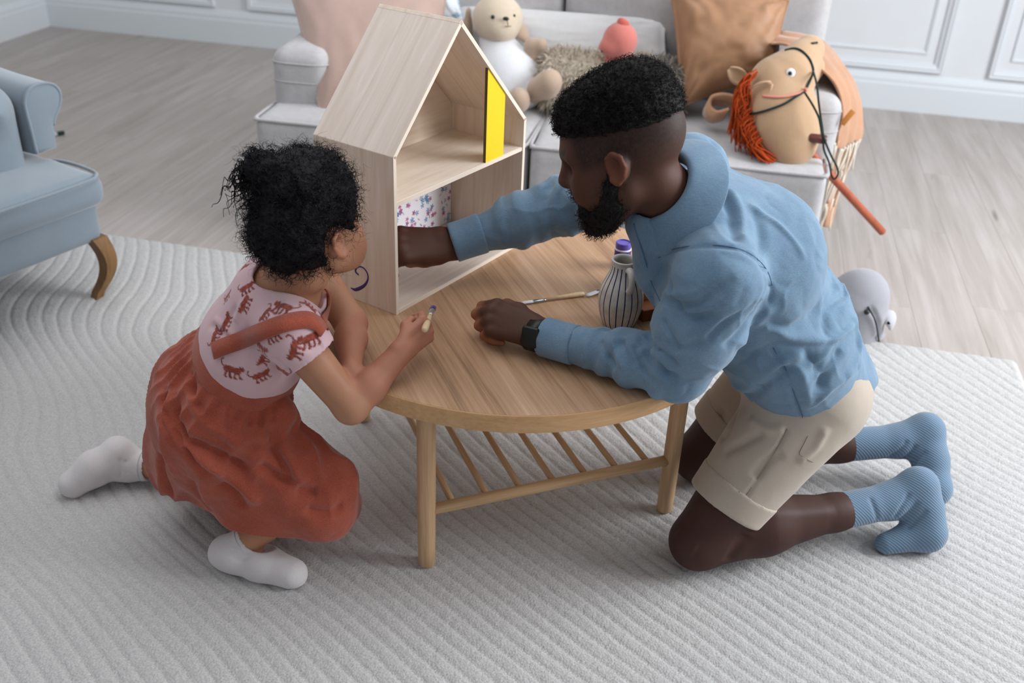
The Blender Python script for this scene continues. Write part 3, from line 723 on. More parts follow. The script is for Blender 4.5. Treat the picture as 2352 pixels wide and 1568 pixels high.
cord('bridle', onhorse([(1802, 113), (1822, 110), (1842, 117), (1858, 134), (1866, 152), (1868, 163), (1863, 178), (1853, 200), (1843, 213)], .004))
cord('bridle', onhorse([(1724, 262), (1742, 259), (1768, 251), (1800, 238), (1826, 224), (1843, 213)], .004))
k1 = onhorse([(1867, 165)], .012)[0]
cord('reins', [k1, hz(1876, 195, .08), hz(1881, 240, .03), hz(1888, 290, .02), hz(1893, 318, .03), hz(1908, 355, .07), hz(1923, 385, .09), hz(1924, 402, .1), hz(1916, 411, .1), hz(1909, 400, .1), hz(1905, 375, .08), hz(1893, 345, .05), hz(1890, 318, .03), hz(1885, 290, .01), hz(1880, 268, .01), hz(1866, 240, .03), hz(1848, 212, .06)], .004)
PKB = plain('pink_ribbon', '#e0907f', .5, .4)
rb = onhorse([(1752, 220), (1775, 223), (1805, 222), (1832, 216), (1845, 210)], .003); obj('ribbon', tube(catmull(rb, 5) - at, .0038, 6), PKB, hhd)
obj('bow', tube([hz(1848, 207, .1) - at, hz(1854, 204, .1) - at], .006, 6), PKB, hhd)
eo = onhorse([(1816, 168)], .0)[0]; vd = unit(SR.T @ (CAMC - SW(eo)))
def disc(c, nrm, r, th, mat, name, parent): 
    u = unit(np.cross(nrm, (0, 0, 1))); w = np.cross(nrm, u); me = lathe([(r * .9, 0), (r, th * .4), (r * .8, th), (.0005, th * 1.15)], 20); Vv = np.asarray(me[0]); V2 = c + Vv[:, :1] * u + Vv[:, 1:2] * w + Vv[:, 2:] * nrm; return obj(name, (V2, me[1]), mat, parent, origin=at)
ey = disc(eo, vd, .0135, .004, plain('button_white', '#e9eef2', .3, .5), 'eye', hhd); disc(eo + vd * .003 + np.array([-.001, 0, -.001]), vd, .0062, .003, DARK, 'pupil', ey)
ns = onhorse([(1864, 100), (1871, 99), (1877, 98)], .002); obj('nostril', tube(ns - at, .0035, 6), DARK, hhd)
def fold_ear(c, tip, w, parent, name='ear'):     # a leaf of felt folded along its length
    c = np.array(c); tip = np.array(tip); ax = tip - c; L = np.linalg.norm(ax); ax /= L; side = unit(np.cross(ax, vd)); V = []; n, mm = 9, 9
    for i in range(n):
        t = i / (n - 1); hw = w * math.sin(math.pi * (.12 + .86 * t)) ** .8
        for j in range(mm):
            a = (j / (mm - 1) - .5) * 2.6; V.append(c + ax * L * t + side * hw * math.sin(a) + vd * (.8 * hw * (1 - math.cos(a)) + .004))
    Fc = [[i * mm + j, i * mm + j + 1, (i + 1) * mm + j + 1, (i + 1) * mm + j] for i in range(n - 1) for j in range(mm - 1)]
    o = obj(name, (np.array(V), Fc), HB, parent, origin=at); md = o.modifiers.new('th', 'SOLIDIFY'); md.thickness = .006; return o
fold_ear(onhorse([(1722, 226)], .004)[0], onhorse([(1735, 205)], .02)[0] + SL(1772, 192, .1) - SL(1735, 205, .1), .022, hhd)
fold_ear(hz(1712, 190, .2), hz(1676, 158, .2), .021, hhd)
OR = Mat('orange_yarn', .85, .15); OR.base(OR.attr()); TV = []; TF = []; TCc = []; nv = 0
roots = catmull([hz(1740, 163, .12), hz(1722, 178, .11), hz(1712, 205, .1), hz(1716, 240, .09), hz(1728, 280, .06), hz(1745, 320, .04)], 20)
mouts = []
for k in range(230):
    t = RNG.rand() ** .8; r0 = roots[int(t * (len(roots) - 1))] + RNG.normal(0, .006, 3); dn = np.array([.012 - .028 * (1 - t) + RNG.normal(0, .012), -.02 + RNG.normal(0, .01), -.10 - .05 * RNG.rand()])
    if t > .6: dn[0] = .045 + RNG.normal(0, .012)
    mid = r0 + np.array([-.014 - .010 * RNG.rand(), -.012, -.02]); e_ = r0 + dn
    e_[2] = max(e_[2], .432); tb = tube(catmull([r0, mid, (mid + e_) / 2 + RNG.normal(0, .004, 3), e_], 4), .0021, 4, cap=False); mouts.append(tb); c = np.array(hexc('#a9431b')[:3]) * (.5 + .8 * RNG.rand()); TCc.append(np.tile(c, (len(tb[0]), 1)))
mo_ = obj('mane', join(*mouts), OR.m, hh, origin=at); setcol(mo_, np.concatenate(TCc)); mo_['kind'] = 'stuff'
PEG = plain('dark_red_wood', '#5c2c22', .35, .5, .1); STK = wood('stick_wood', '#9a4d34', '#b5644a', axis=2, fine=60, rough=.4)
a_, b_ = onhorse([(1858, 316)], -.01)[0], hz(1898, 321, .06)
hp_ = obj('handle_peg', tube([a_ - at, b_ - at - unit(b_ - a_) * .004, b_ - at], [.0135, .0135, .011], 16), PEG, hh); sharp(hp_)
s0, s1 = hz(1862, 352, .125), hz(2028, 534, .25)
st_ = obj('stick', tube([s0 - at, (s0 + s1) / 2 - at, s1 - at - unit(s1 - s0) * .004, s1 - at], [.0125, .0125, .0125, .0095], 18), STK, hh); sharp(st_)
# ---- tan throw over the right arm, with tassel fringe
THR = fabric('tan_throw', '#b4886a', .10, 500, .35, .95, .4, mott=12)
tt_, at = sthing('throw_blanket', SL(1900, 545, .3), 'tan throw blanket with cream fringe hanging over the right arm of the sofa', 'blanket')
def sheet(rows, n=26, wr=.006, seed=4):
    rows = [catmull(r, 7) for r in rows]; m_ = min(len(r) for r in rows); A = np.stack([r[:m_] for r in rows]); C = np.stack([catmull(A[:, i], n // (len(rows) - 1)) for i in range(m_)], 1)
    k, m2, _ = C.shape; q = np.stack(np.meshgrid(np.linspace(0, 1, k), np.linspace(0, 1, m2), indexing='ij') + [np.zeros((k, m2))], -1).reshape(-1, 3)
    w = np.sin(q[:, 0] * 21 + vnoise(q, 3, seed) * 4) * wr; nrm = np.cross(np.gradient(C, axis=0), np.gradient(C, axis=1)).reshape(-1, 3); nrm /= np.maximum(np.linalg.norm(nrm, axis=1, keepdims=True), 1e-9)
    V = C.reshape(-1, 3) + nrm * w[:, None]; I = np.arange(k * m2).reshape(k, m2); return (V, np.stack([I[:-1, :-1], I[1:, :-1], I[1:, 1:], I[:-1, 1:]], -1).reshape(-1, 4)), C
near = [hz(1770, 100, .36), hz(1830, 112, .30), hz(1885, 160, .22), hz(1915, 200, .2), hz(1928, 245, .2), hz(1925, 300, .2), hz(1916, 345, .2)]
far = [hz(1800, 78, .6), hz(1885, 98, .58), hz(1938, 160, .52), hz(1965, 205, .5), hz(1976, 250, .48), hz(1979, 295, .46), hz(1977, 322, .45)]
midr = [(a + b) / 2 + np.array([.006, 0, .012]) for a, b in zip(near, far)]
me, C = sheet([near, midr, far]); o = obj('cloth', me, THR, tt_, origin=at); md = o.modifiers.new('th', 'SOLIDIFY'); md.thickness = .006
n2 = [hz(1918, 300, .24), hz(1912, 380, .25), hz(1900, 460, .26), hz(1890, 520, .27)]; f2 = [hz(1962, 300, .42), hz(1955, 360, .42), hz(1925, 440, .4), hz(1905, 520, .36)]
me2, C2 = sheet([n2, [(a + b) / 2 for a, b in zip(n2, f2)], f2], wr=.004, seed=8); o = obj('cloth', me2, THR, tt_, origin=at); md = o.modifiers.new('th', 'SOLIDIFY'); md.thickness = .006
CREAM = fabric('cream_tassel', '#d9cfbf', .08, 600, .4, .95, .2); fr = []
def tassels(a, b, n, l, sw):
    for k in range(n):
        p0 = a + (b - a) * (k + .5) / n + RNG.normal(0, .002, 3); ll = l * (.8 + .4 * RNG.rand()); d = np.array([RNG.normal(0, .006) + sw, RNG.normal(-.004, .005), -ll])
        fr.append(tube(catmull([p0, p0 + d * .4 + RNG.normal(0, .004, 3), p0 + d], 4), [.0042] * 5 + [.0036, .0034, .003, .002], 5))
tassels(hz(1914, 330, .17), hz(1972, 284, .42), 17, .085, -.006); tassels(hz(1930, 345, .17), hz(1978, 318, .40), 12, .10, -.008); tassels(hz(1908, 395, .2), hz(1945, 395, .35), 10, .11, -.012); tassels(hz(1892, 470, .24), hz(1922, 450, .35), 9, .10, -.006)
fo = obj('fringe', join(*fr), CREAM, tt_, origin=at); fo['kind'] = 'stuff'
lb = obj('care_label', box((0, 0, 0), (.018, .003, .05), .001), fabric('ochre_label', '#b9793c', .05), tt_); lb.location = SL(1947, 270, .16) - at; lb.rotation_euler = (0, .55, .2)
lp = [hz(1668, 262, .19), hz(1640, 268, .2), hz(1624, 254, .22), hz(1630, 234, .24), hz(1655, 228, .24), hz(1690, 236, .24), hz(1720, 250, .24)]
o = obj('cloth_loop', ribbon(catmull(lp, 6) - at, SR.T @ unit([.1, -.6, .75]), .055, .012), THR, tt_)
# ================================================================== armchair at the left edge (only its front corner is in view)
AO = np.array([-1.194, 2.599, 0]); AA = math.radians(60); AR = rot2(AA)
def AL(px, py, yl):
    n = AR[:, 1]; d = ray(px, py); X = CAMC + d * (np.dot(AO + n * yl - CAMC, n) / np.dot(d, n)); return AR.T @ (X - AO)
BLU = fabric('blue_grey_velvet', '#7d8993', .10, 1100, .15, .75, .55, mott=10)
ac = empty('armchair', AO, AA, 'blue grey upholstered armchair with rolled arm and curved wooden legs', 'armchair')
def asoft(name, s, it=2): V, Q = s.mesh(); return obj(name, (relax(V, Q, it), Q), BLU, ac)
s = SDF((-.78, -.06, .14), (.1, .74, .36), .011); s.rbox((-.33, .33, .255), (.355, .34, .065), .022); asoft('seat_frame', s)
s = SDF((-.78, -.08, .27), (.12, .74, .46), .010); s.rbox((-.33, .30, .342), (.372, .325, .043), .03).rbox((-.33, .09, .342), (.378, .115, .043), .035, k=.02).ell((-.33, .3, .365), (.36, .31, .04), k=.04); sc = asoft('seat_cushion', s)
def pipe(pts, z, r=.005, par=sc, closed=False): c = catmull([(x, y, z) for x, y in pts], 6, closed); obj('piping', tube(c, r, 6, closed), BLU, par)
edge = [(-.76, -.03), (-.4, -.035), (-.05, -.034), (.03, -.012), (.05, .05), (.05, .14), (.03, .19), (-.02, .205), (-.1, .21)]
pipe(edge, .383); pipe([(-.76, -.018), (-.4, -.018), (-.03, -.016), (.03, .0), (.044, .06), (.044, .2)], .308, .0045)
out = [(86, 357), (72, 300), (60, 255), (57, 232), (63, 211), (77, 197), (103, 190), (124, 193), (138, 208), (141, 226), (138, 246), (127, 275), (127, 305), (133, 342)]
pts = [AL(x, y, .15) for x, y in out]; prof = catmull([(q[0], q[2]) for q in pts] , 4)
prof = [(x, max(z, .33)) for x, z in prof]; cx_, cz_ = np.mean([q[0] for q in prof]), np.mean([q[1] for q in prof])
rows = []
for yy, sc_ in ((.150, .86), (.152, .94), (.158, .985), (.172, 1.0), (.3, 1.03), (.5, 1.04), (.7, 1.03)):
    rows.append([(cx_ + (x - cx_) * sc_, yy, cz_ + (z - cz_) * sc_ + (.01 if yy > .3 else 0)) for x, z in prof])
n = len(prof); V = [q for r in rows for q in r]; Fc = [[i * n + k, i * n + (k + 1) % n, (i + 1) * n + (k + 1) % n, (i + 1) * n + k] for i in range(len(rows) - 1) for k in range(n)] + [[(len(rows) - 1) * n + k for k in range(n)][::-1]] + [[n * len(rows), (k + 1) % n, k] for k in range(n)]; V.append((cx_, .147, cz_))
am = obj('armrest', (V, [f[::-1] for f in Fc]), BLU, ac)
obj('piping', tube([(x, .153, z) for x, z in [(cx_ + (x - cx_) * .97, cz_ + (z - cz_) * .97) for x, z in prof[:-6]]], .0048, 6), BLU, am)
# the wing below the roll, inner padding of the arm
s = SDF((-.30, .12, .3), (.0, .72, .66), .011); s.rbox((-.115, .44, .47), (.085, .28, .15), .07).ell((-.12, .40, .56), (.075, .27, .08), k=.04); asoft('arm_padding', s)
s = SDF((-.8, .55, .15), (.1, .95, 1.0), .016); s.rbox((-.33, .72, .58), (.36, .09, .36), .07); asoft('backrest', s)
s = SDF((-.78, .12, .3), (-.52, .72, .66), .014); s.rbox((-.66, .44, .47), (.07, .28, .15), .06); asoft('armrest', s)
ALEG = wood('walnut_leg', '#6d4d2d', '#8e6b45', axis=2, fine=120, long_=8, rough=.4, h3='#9c7850')
def cab(x, y, sx, sy):                            # cabriole leg: square section swept along an S curve
    zs = np.linspace(0, 1, 14); V = []; Fc = []
    for t in zs:
        z = .205 * (1 - t); bow = .020 * math.sin(math.pi * min(1, t * 1.15)) - .018 * t ** 2 ; w = .024 - .012 * t ** .8 + (.004 if t > .93 else 0)
        cx, cy = x + sx * bow, y + sy * bow
        for a, b in ((-1, -1), (1, -1), (1, 1), (-1, 1)): V.append((cx + a * w, cy + b * w, z))
    for i in range(len(zs) - 1):
        for k in range(4): Fc.append([i * 4 + k, i * 4 + 4 + k, i * 4 + 4 + (k + 1) % 4, i * 4 + (k + 1) % 4])
    Fc += [[0, 1, 2, 3], [len(V) - 1, len(V) - 2, len(V) - 3, len(V) - 4]]
    o = obj('leg', (V, Fc), ALEG, ac, smooth=True); sharp(o, 50)
cab(.004, .008, 1, -1); cab(-.66, .0, -1, -1); cab(.0, .62, 1, 1); cab(-.66, .62, -1, 1)
# small dark-capped tube on the floor behind the chair arm
q = F(132, 312, 0)
mk = empty('marker_pen', (q[0], q[1], 0), WA + 1.0, 'white marker pen with dark green cap on the floor behind the armchair', 'pen')
obj('barrel', xf(tube([(-.09, 0, .008), (.0, 0, .008)], .008, 12)), plain('white_plastic', '#dfe6ea', .4), mk); obj('cap', tube([(.0, 0, .009), (.026, 0, .009), (.03, 0, .009)], [.009, .009, .006], 12), plain('green_plastic', '#1f3d3b', .4), mk)
# ================================================================== people: helpers
def basis(x, z):                                   # columns x, y, z (right handed) from a main direction and an approximate up
    x = unit(x); z = unit(np.asarray(z, float) - x * np.dot(x, z)); return np.stack([x, np.cross(z, x), z], 1)
def rotx(v, ax, a):
    ax = unit(ax); return v * math.cos(a) + np.cross(ax, v) * math.sin(a) + ax * np.dot(ax, v) * (1 - math.cos(a))
def add_hand(s, W, B, S, sc, curls, thumb, spread=.0, k=.006):
    """W wrist, B basis (x to the fingers, z back of the hand), S=+1 if the thumb is on +y; curls: 4 x (mcp, pip, dip) in degrees."""
    T = lambda p: W + B @ (np.array(p) * sc)
    kn = [(.088, .028 * S, .004), (.093, .009 * S, .007), (.088, -.011 * S, .005), (.079, -.029 * S, .001)]
    ln = [(.043, .026, .021), (.047, .030, .022), (.043, .028, .021), (.034, .021, .019)]
    rd = [.0105, .0108, .0102, .0090]
    for (kx, ky, kz), r in zip(kn, rd):
        s.cone(T((.004, ky * .62, 0)), T((kx, ky, kz - .003)), .0155 * sc, (r + .0022) * sc, .012 * sc)
    s.cone(T((.0, .012 * S, .0)), T((-.03, .012 * S, .0)), .0185 * sc, .0195 * sc, .015 * sc).cone(T((.0, -.012 * S, .0)), T((-.03, -.010 * S, .0)), .0185 * sc, .0195 * sc, .015 * sc)
    tips = []
    for i in range(4):
        p = np.array(kn[i]); d = unit(np.array([1, (1.5 - i) * spread * S, 0])); ax = unit(np.cross(d, np.array([0, 0, -1.0])))
        pts = [p]; a = 0
        for j in range(3):
            a += math.radians(curls[i][j]); v = rotx(d, ax, a); pts.append(pts[-1] + v * ln[i][j])
        r = rd[i]
        s.cone(T(pts[0]), T(pts[1]), (r + .0012) * sc, r * sc, k * sc).cone(T(pts[1]), T(pts[2]), (r + .0004) * sc, r * .93 * sc, k * .5 * sc).cone(T(pts[2]), T(pts[3]), r * .93 * sc, r * .78 * sc, k * .5 * sc)
        tips.append(T(pts[3]))
    tb = [np.array((.016, .022 * S, -.006))] + [np.array(q) * np.array([1, S, 1]) for q in thumb]
    s.cone(T(tb[0]), T(tb[1]), .0165 * sc, .0135 * sc, .014 * sc).cone(T(tb[1]), T(tb[2]), .0125 * sc, .0115 * sc, .007 * sc).cone(T(tb[2]), T(tb[3]), .0115 * sc, .0085 * sc, .005 * sc)
    tips.append(T(tb[3])); return tips
def add_head(s, c, B, sc=1.0, child=False):
    """c centre of the skull, B basis (x face, y left, z up)."""
    T = lambda p: c + B @ (np.array(p) * sc); E = lambda p, r, k=.015, op='add': s.ell(T(p), np.array(r) * sc, B, k * sc, op)
    E((-.008, 0, .028), (.104, .076, .088)); E((.038, 0, .0), (.056, .064, .075), .03); E((.045, 0, -.026 if child else -.045), (.048, .058, .050 if child else .058), .03)
    for y in (-1, 1):
        s.cone(T((.0, y * .052, -.040 if child else -.058)), T((.062, y * .014, -.068 if child else -.104)), .020 * sc, .018 * sc, .03 * sc)
        s.cone(T((.058, y * .040, -.022)), T((.072, y * .025, -.045)), .020 * sc, .022 * sc, .02 * sc)   # cheeks
        s.cone(T((.070, y * .046, .022)), T((.088, y * .014, .024)), .010 * sc, .011 * sc, .014 * sc)   # brow
        E((.088, y * .032, .003), (.016, .018, .012), .012, 'sub'); E((.070, y * .031, .003), (.0145, .0150, .0135), .003)
        e_ = lambda q: T((-.004 + (q[0] + .004) * .80, q[1] * y, -.008 + (q[2] + .008) * .74))
        s.ell(e_((-.004, .074, -.010)), np.array((.020, .010, .024)) * sc, B, .006 * sc)
        ring = [(.012, .077, -.032), (.004, .078, -.040), (-.010, .080, -.030), (-.020, .086, -.008), (-.018, .088, .014), (-.004, .086, .024), (.010, .082, .016), (.014, .079, .0)]
        s.chain([e_(q) for q in ring], [r_ * sc for r_ in (.0068, .0066, .0054, .0048, .0048, .0048, .0044, .0036)], .003 * sc)
        s.ell(e_((.002, .087, -.004)), np.array((.0085, .008, .013)) * sc, B, .003 * sc, 'sub')
        s.cone(T((.104, y * .010, -.026)), T((.096, y * .015, -.027)), .008 * sc, .008 * sc, .008 * sc)
    s.cone(T((.092, 0, .016)), T((.112 if not child else .104, 0, -.020)), .009 * sc, .0125 * sc, .012 * sc)
    lz_ = .008 if child else 0.0; E((.094, 0, -.058 + lz_), (.012, .024, .007), .006); E((.090, 0, -.070 + lz_ * 1.3), (.011, .020, .007), .006); E((.078, 0, -.070 if child else -.104), (.022, .024, .018), .02)
    return T
def curls_mesh(roots, dirs, length, rad, turns, amp, seg=14, sides=3, grav=(0, 0, -.3), rs=RNG):
    V = []; Fc = []; n = 0
    for p, d in zip(roots, dirs):
        L = length * (.6 + .8 * rs.rand()); d = unit(d); u = unit(np.cross(d, rs.normal(0, 1, 3))); w = np.cross(d, u); ph = rs.rand() * 6.28; tn = turns * (.7 + .6 * rs.rand()); a = amp * (.6 + .8 * rs.rand())
        t = np.linspace(0, 1, seg)[:, None]; ang = ph + tn * 2 * np.pi * t
        path = p + d * L * t + np.array(grav) * L * t * t + a * np.minimum(1, t * 3) * ((np.cos(ang) - math.cos(ph)) * u + (np.sin(ang) - math.sin(ph)) * w)
        r = rad * (1 - .7 * t[:, 0]); v, f = tube(path, r, sides, cap=False); V.append(v); Fc += [[i + n for i in q] for q in f]; n += len(v)
    return np.concatenate(V), Fc
def smoothstep(a, b, x): t = np.clip((x - a) / (b - a), 0, 1); return t * t * (3 - 2 * t)
def skin_mat(name, rough=.5, spec=.35, sss=.1, scale=(.01, .004, .002)):
    m = Mat(name, rough, spec); v = m.coords(); n = m.noise(v, 260, 3); n2 = m.noise(v, 22, 3)
    c = m.attr(); c = m.mix(c, m.mix(c, (.8, .75, .75, 1), 1.0, 'MULTIPLY'), n2); m.base(c)
    m.bump(n, .12, .001); m.b.inputs['Subsurface Weight'].default_value = sss; m.b.inputs['Subsurface Radius'].default_value = (1, .4, .25); m.b.inputs['Subsurface Scale'].default_value = scale[0]; return m.m
def seam_line(name, V, pts, mat, parent, at, r=.0008, lift=.0003, dense=6):
    q = on_surface(V, pts, 7)
    if len(q) < 2: return
    return obj(name, tube(catmull(q, dense) - at + unit(CAMC - q.mean(0)) * lift, r, 5), mat, parent)
# ================================================================== the man
import time as _t; _t0 = _t.time()
MO = np.array([.62, 1.72, 0.0])
man = empty('person', MO, 0, 'bearded man in blue shirt and beige shorts kneeling and reaching into the dollhouse', 'person')
J = dict(knL=F(1604, 1240, .080), knR=F(1606, 1046, .080), hipL=np.array([.575, 1.655, .375]), hipR=np.array([.605, 1.84, .375]),
         anL=P(2045, 1150, 1.682), anR=P(2066, 1012, 1.885), heL=P(2108, 1118, 1.70), heR=P(2125, 990, 1.895), baL=F(2128, 1222, .052), baR=F(2142, 1120, .052),
         shL=P(1652, 648, 1.475), elL=F(1552, 852, .500), wrL=F(1232, 768, .487), shR=np.array([.325, 1.85, .745]), elR=P(1300, 470, 1.975), wrR=P(1035, 560, 1.92),
         nb=np.array([.262, 1.620, .775]))
fdir = unit(np.array([-.885, .237, -.40])); HBm = basis(fdir, (0.05, .05, 1)); 
hcm = P(1418, 388, 1.525) - HBm @ np.array([-.004, .080, -.010])
lat = unit(J['shR'] - J['shL']); tors = unit(J['nb'] - (J['hipL'] + J['hipR']) / 2)
s = SDF((-.275, 1.40, .014), (1.02, 2.04, 1.03), .0032)
# legs
for q, r in (('L', .0), ('R', .0)):
    hp_, kn, an, he, ba = J['hip' + q], J['kn' + q], J['an' + q], J['he' + q], J['ba' + q]
    s.cone(hp_, kn, .085, .055, .03); cf = kn * .68 + an * .32 + np.array([0, 0, .008])
    s.chain([kn + (0, 0, -.006), cf, kn * .30 + an * .70, an], [.052, .061, .036, .031], .022); s.chain([an, he], [.030, .028], .02); s.chain([he, ba], [.027, .031], .02)
    s.chain([ba, ba + np.array([-.065, -.016, -.018])], [.028, .016], .015)
# trunk
pel = (J['hipL'] + J['hipR']) / 2
s.cone(pel, pel + tors * .17, .115, .105, .04, flat=(lat, 1.3)).cone(pel + tors * .17, J['nb'] - tors * .12, .105, .10, .04, flat=(lat, 1.35)).chain([J['shL'] + lat * .03, J['nb'] + (.045, .015, -.045), J['shR'] - lat * .03], [.05, .05, .05], .04)
# arms
s.chain([J['shL'], J['elL']], [.052, .040], .03); s.chain([J['elL'], J['elL'] * .7 + J['wrL'] * .3, J['wrL']], [.034, .035, .025], .02)
s.chain([J['shR'], J['elR']], [.052, .042], .03); s.chain([J['elR'], J['elR'] * .7 + J['wrR'] * .3, J['wrR']], [.036, .036, .030], .02)
# left hand, loosely curled on the table top
kdir = F(1118, 728, .505) - J['wrL']; BL = basis(kdir, (0.0, -.55, .85)); W1 = J['wrL'] + unit(kdir) * .004 + (0, 0, .004)
tipL = add_hand(s, W1, BL, -1, .97, [(42, 76, 35), (48, 84, 40), (58, 90, 40), (66, 92, 40)], [(.045, .042, -.012), (.074, .047, -.018), (.096, .040, -.026)])
# right hand inside the dollhouse
k2 = np.array([-.222, 1.868, .556]) - J['wrR']; BR = basis(k2, (.15, -.55, .72)); W2 = J['wrR'] + unit(k2) * .02
tipR = add_hand(s, W2, BR, 1, 1.10, [(58, 62, 30), (60, 66, 30), (64, 70, 30), (66, 70, 30)], [(.040, .027, -.010), (.066, .024, -.018), (.084, .014, -.024)])
# neck and head
s.cone(J['nb'] + (.04, .01, -.04), hcm + HBm @ np.array([-.028, 0, -.055]), .056, .052, .03)
Tm = add_head(s, hcm, HBm)
V, Q = s.mesh(); V = relax(V, Q, 1)
loc = (V - hcm) @ HBm
base_c = np.array(hexc('#553528')[:3]); C = np.tile(base_c, (len(V), 1)); 
warm = np.array(hexc('#7d4c38')[:3])
hd_ = (np.linalg.norm(loc, axis=1) < .17)
hn = np.linalg.norm(V - W1, axis=1) < .19; hn2 = np.linalg.norm(V - W2, axis=1) < .19
leg = V[:, 2] < .2; leg &= V[:, 0] > .3
C[leg] = np.array(hexc('#452b24')[:3])
for B_, W_h, m_ in ((BL, W1, hn), (BR, W2, hn2)):
    lz = ((V - W_h) @ B_)[:, 2]; t = smoothstep(.0, -.022, lz)[:, None] * m_[:, None]; C = C * (1 - t) + np.array(hexc('#9a6448')[:3]) * t
ea_ = (smoothstep(.0775, .0805, np.abs(loc[:, 1])) * (np.abs(loc[:, 0]) < .026) * (np.abs(loc[:, 2] + .006) < .034))[:, None] * .7; C = C * (1 - ea_) + np.array(hexc('#7d4a34')[:3]) * ea_
# shaved fade at the sides and back of the head, brows, lips
edge_z = .030 + .10 * np.clip(loc[:, 0] - .02, 0, .1) - .05 * np.clip(-loc[:, 0] - .03, 0, .1)
sc_ = hd_ & (loc[:, 0] < .070) & ((loc[:, 2] > -.012) | (loc[:, 0] < -.03)) & (loc[:, 2] > -.06)
fd = smoothstep(-.052, .03, loc[:, 2] - .25 * np.clip(-loc[:, 0] - .05, -.05, 0)) * smoothstep(.072, .05, loc[:, 0]) * hd_ * (loc[:, 2] > -.07)
fd = fd * np.where(loc[:, 0] > .0, smoothstep(-.012, .01, loc[:, 2]), 1)
fd = fd * (1 - ea_[:, 0])
fd = np.clip(fd * (.8 + .5 * vnoise(V, 500, 2, 2)), 0, 1)[:, None] * .88
C = C * (1 - fd) + np.array(hexc('#1d1715')[:3]) * fd
br = np.exp(-(((loc[:, 2] - .031) / .006) ** 2)) * (loc[:, 0] > .07) * (np.abs(np.abs(loc[:, 1]) - .03) < .022); C = C * (1 - .85 * br[:, None]) + .01 * br[:, None]
lp_ = np.exp(-(((loc[:, 2] + .064) / .010) ** 2)) * (loc[:, 0] > .085) * (np.abs(loc[:, 1]) < .022); C = C * (1 - .5 * lp_[:, None]) + np.array(hexc('#5d332d')[:3]) * .5 * lp_[:, None]
Nb = vnormals(V, Q)
for f_ in ([(1716, 1224), (1694, 1254), (1668, 1290)], ): V = fold(V, Nb, f_, .012, -.006)
for f_ in ([(1560, 1215), (1575, 1245), (1600, 1265)], [(1760, 1180), (1840, 1178), (1920, 1172)]): V = fold(V, Nb, f_, .014, .003)
SKM = skin_mat('dark_skin', .62, .3, .04)
body = obj('body', (V, Q), SKM, man, origin=MO); setcol(body, C)
BODY_V, BODY_Q = V, Q
# ---- hair: dense curls on top, short beard
HAIRM = Mat('black_hair', .6, .2); hv_ = HAIRM.coords(); hn_ = HAIRM.noise(hv_, 190, 3); HAIRM.base(HAIRM.ramp(hn_, [(.3, hexc('#070606')), (.7, hexc('#1c1614'))])); HAIRM.bump(hn_, .8, .004); HAIRM = HAIRM.m
def cap_hair():
    h = SDF(hcm - .17, hcm + .17, .0034); T = Tm
    h.ell(T((-.012, 0, .030)), (.102, .081, .099), HBm, 0).ell(T((.030, 0, .075)), (.064, .068, .048), HBm, .03).ell(T((-.040, 0, .080)), (.070, .070, .058), HBm, .03)
    h.plane(T((.0, 0, .046)), HBm @ unit(np.array([.10, 0, -1])), .012).plane(T((.092, 0, .05)), HBm @ unit(np.array([1, 0, -.22])), .012)
    V, Q = h.mesh(); V = relax(V, Q, 1); N = vnormals(V, Q); V = V + N * (.0034 * vnoise(V, 95, 4, 2) + .002 * vnoise(V, 220, 6, 1))[:, None]; return V, Q, N
hv, hq, hN = cap_hair(); hair = obj('hair', (hv, hq), HAIRM, man, origin=MO)
l_ = (hv - hcm) @ HBm; ok = np.where((hN @ HBm)[:, 2] > -.35)[0]; sel = RNG.choice(ok, 4200)
tufts = curls_mesh(hv[sel] - hN[sel] * .003, hN[sel] + RNG.normal(0, .4, (len(sel), 3)), .0095, .00075, 1.0, .0032, 7, 3, (0, 0, 0)); o = obj('hair_curls', tufts, HAIRM, hair, origin=MO); o['kind'] = 'stuff'
def beard():
    h = SDF(hcm - .19, hcm + .19, .0034); T = Tm
    for y in (-1, 1):
        h.chain([T((.012, y * .067, -.018)), T((.020, y * .062, -.045)), T((.028, y * .055, -.070)), T((.052, y * .038, -.090)), T((.076, y * .014, -.101))], [.007, .013, .019, .021, .021], .014)
        h.chain([T((.088, y * .028, -.050)), T((.085, y * .030, -.075)), T((.085, y * .012, -.10))], [.006, .010, .018], .012)
    h.ell(T((.076, 0, -.108)), (.026, .028, .016), HBm, .015); h.chain([T((.098, -.024, -.046)), T((.103, 0, -.042)), T((.098, .024, -.046))], [.004, .005, .004], .006)
    V, Q = h.mesh(); V = relax(V, Q, 1); N = vnormals(V, Q); return V + N * (.003 * vnoise(V, 120, 8, 2))[:, None], Q, N
bv, bq, bN = beard(); brd = obj('beard', (bv, bq), HAIRM, man, origin=MO)
sel = RNG.choice(len(bv), 1500); tufts = curls_mesh(bv[sel], bN[sel] + RNG.normal(0, .4, (len(sel), 3)) + HBm @ np.array([.2, 0, -.5]),   .008, .0006, .8, .0025, 7, 3, (0, 0, -.2)); o = obj('beard_curls', tufts, HAIRM, brd, origin=MO); o['kind'] = 'stuff'
print('man body', _t.time() - _t0)
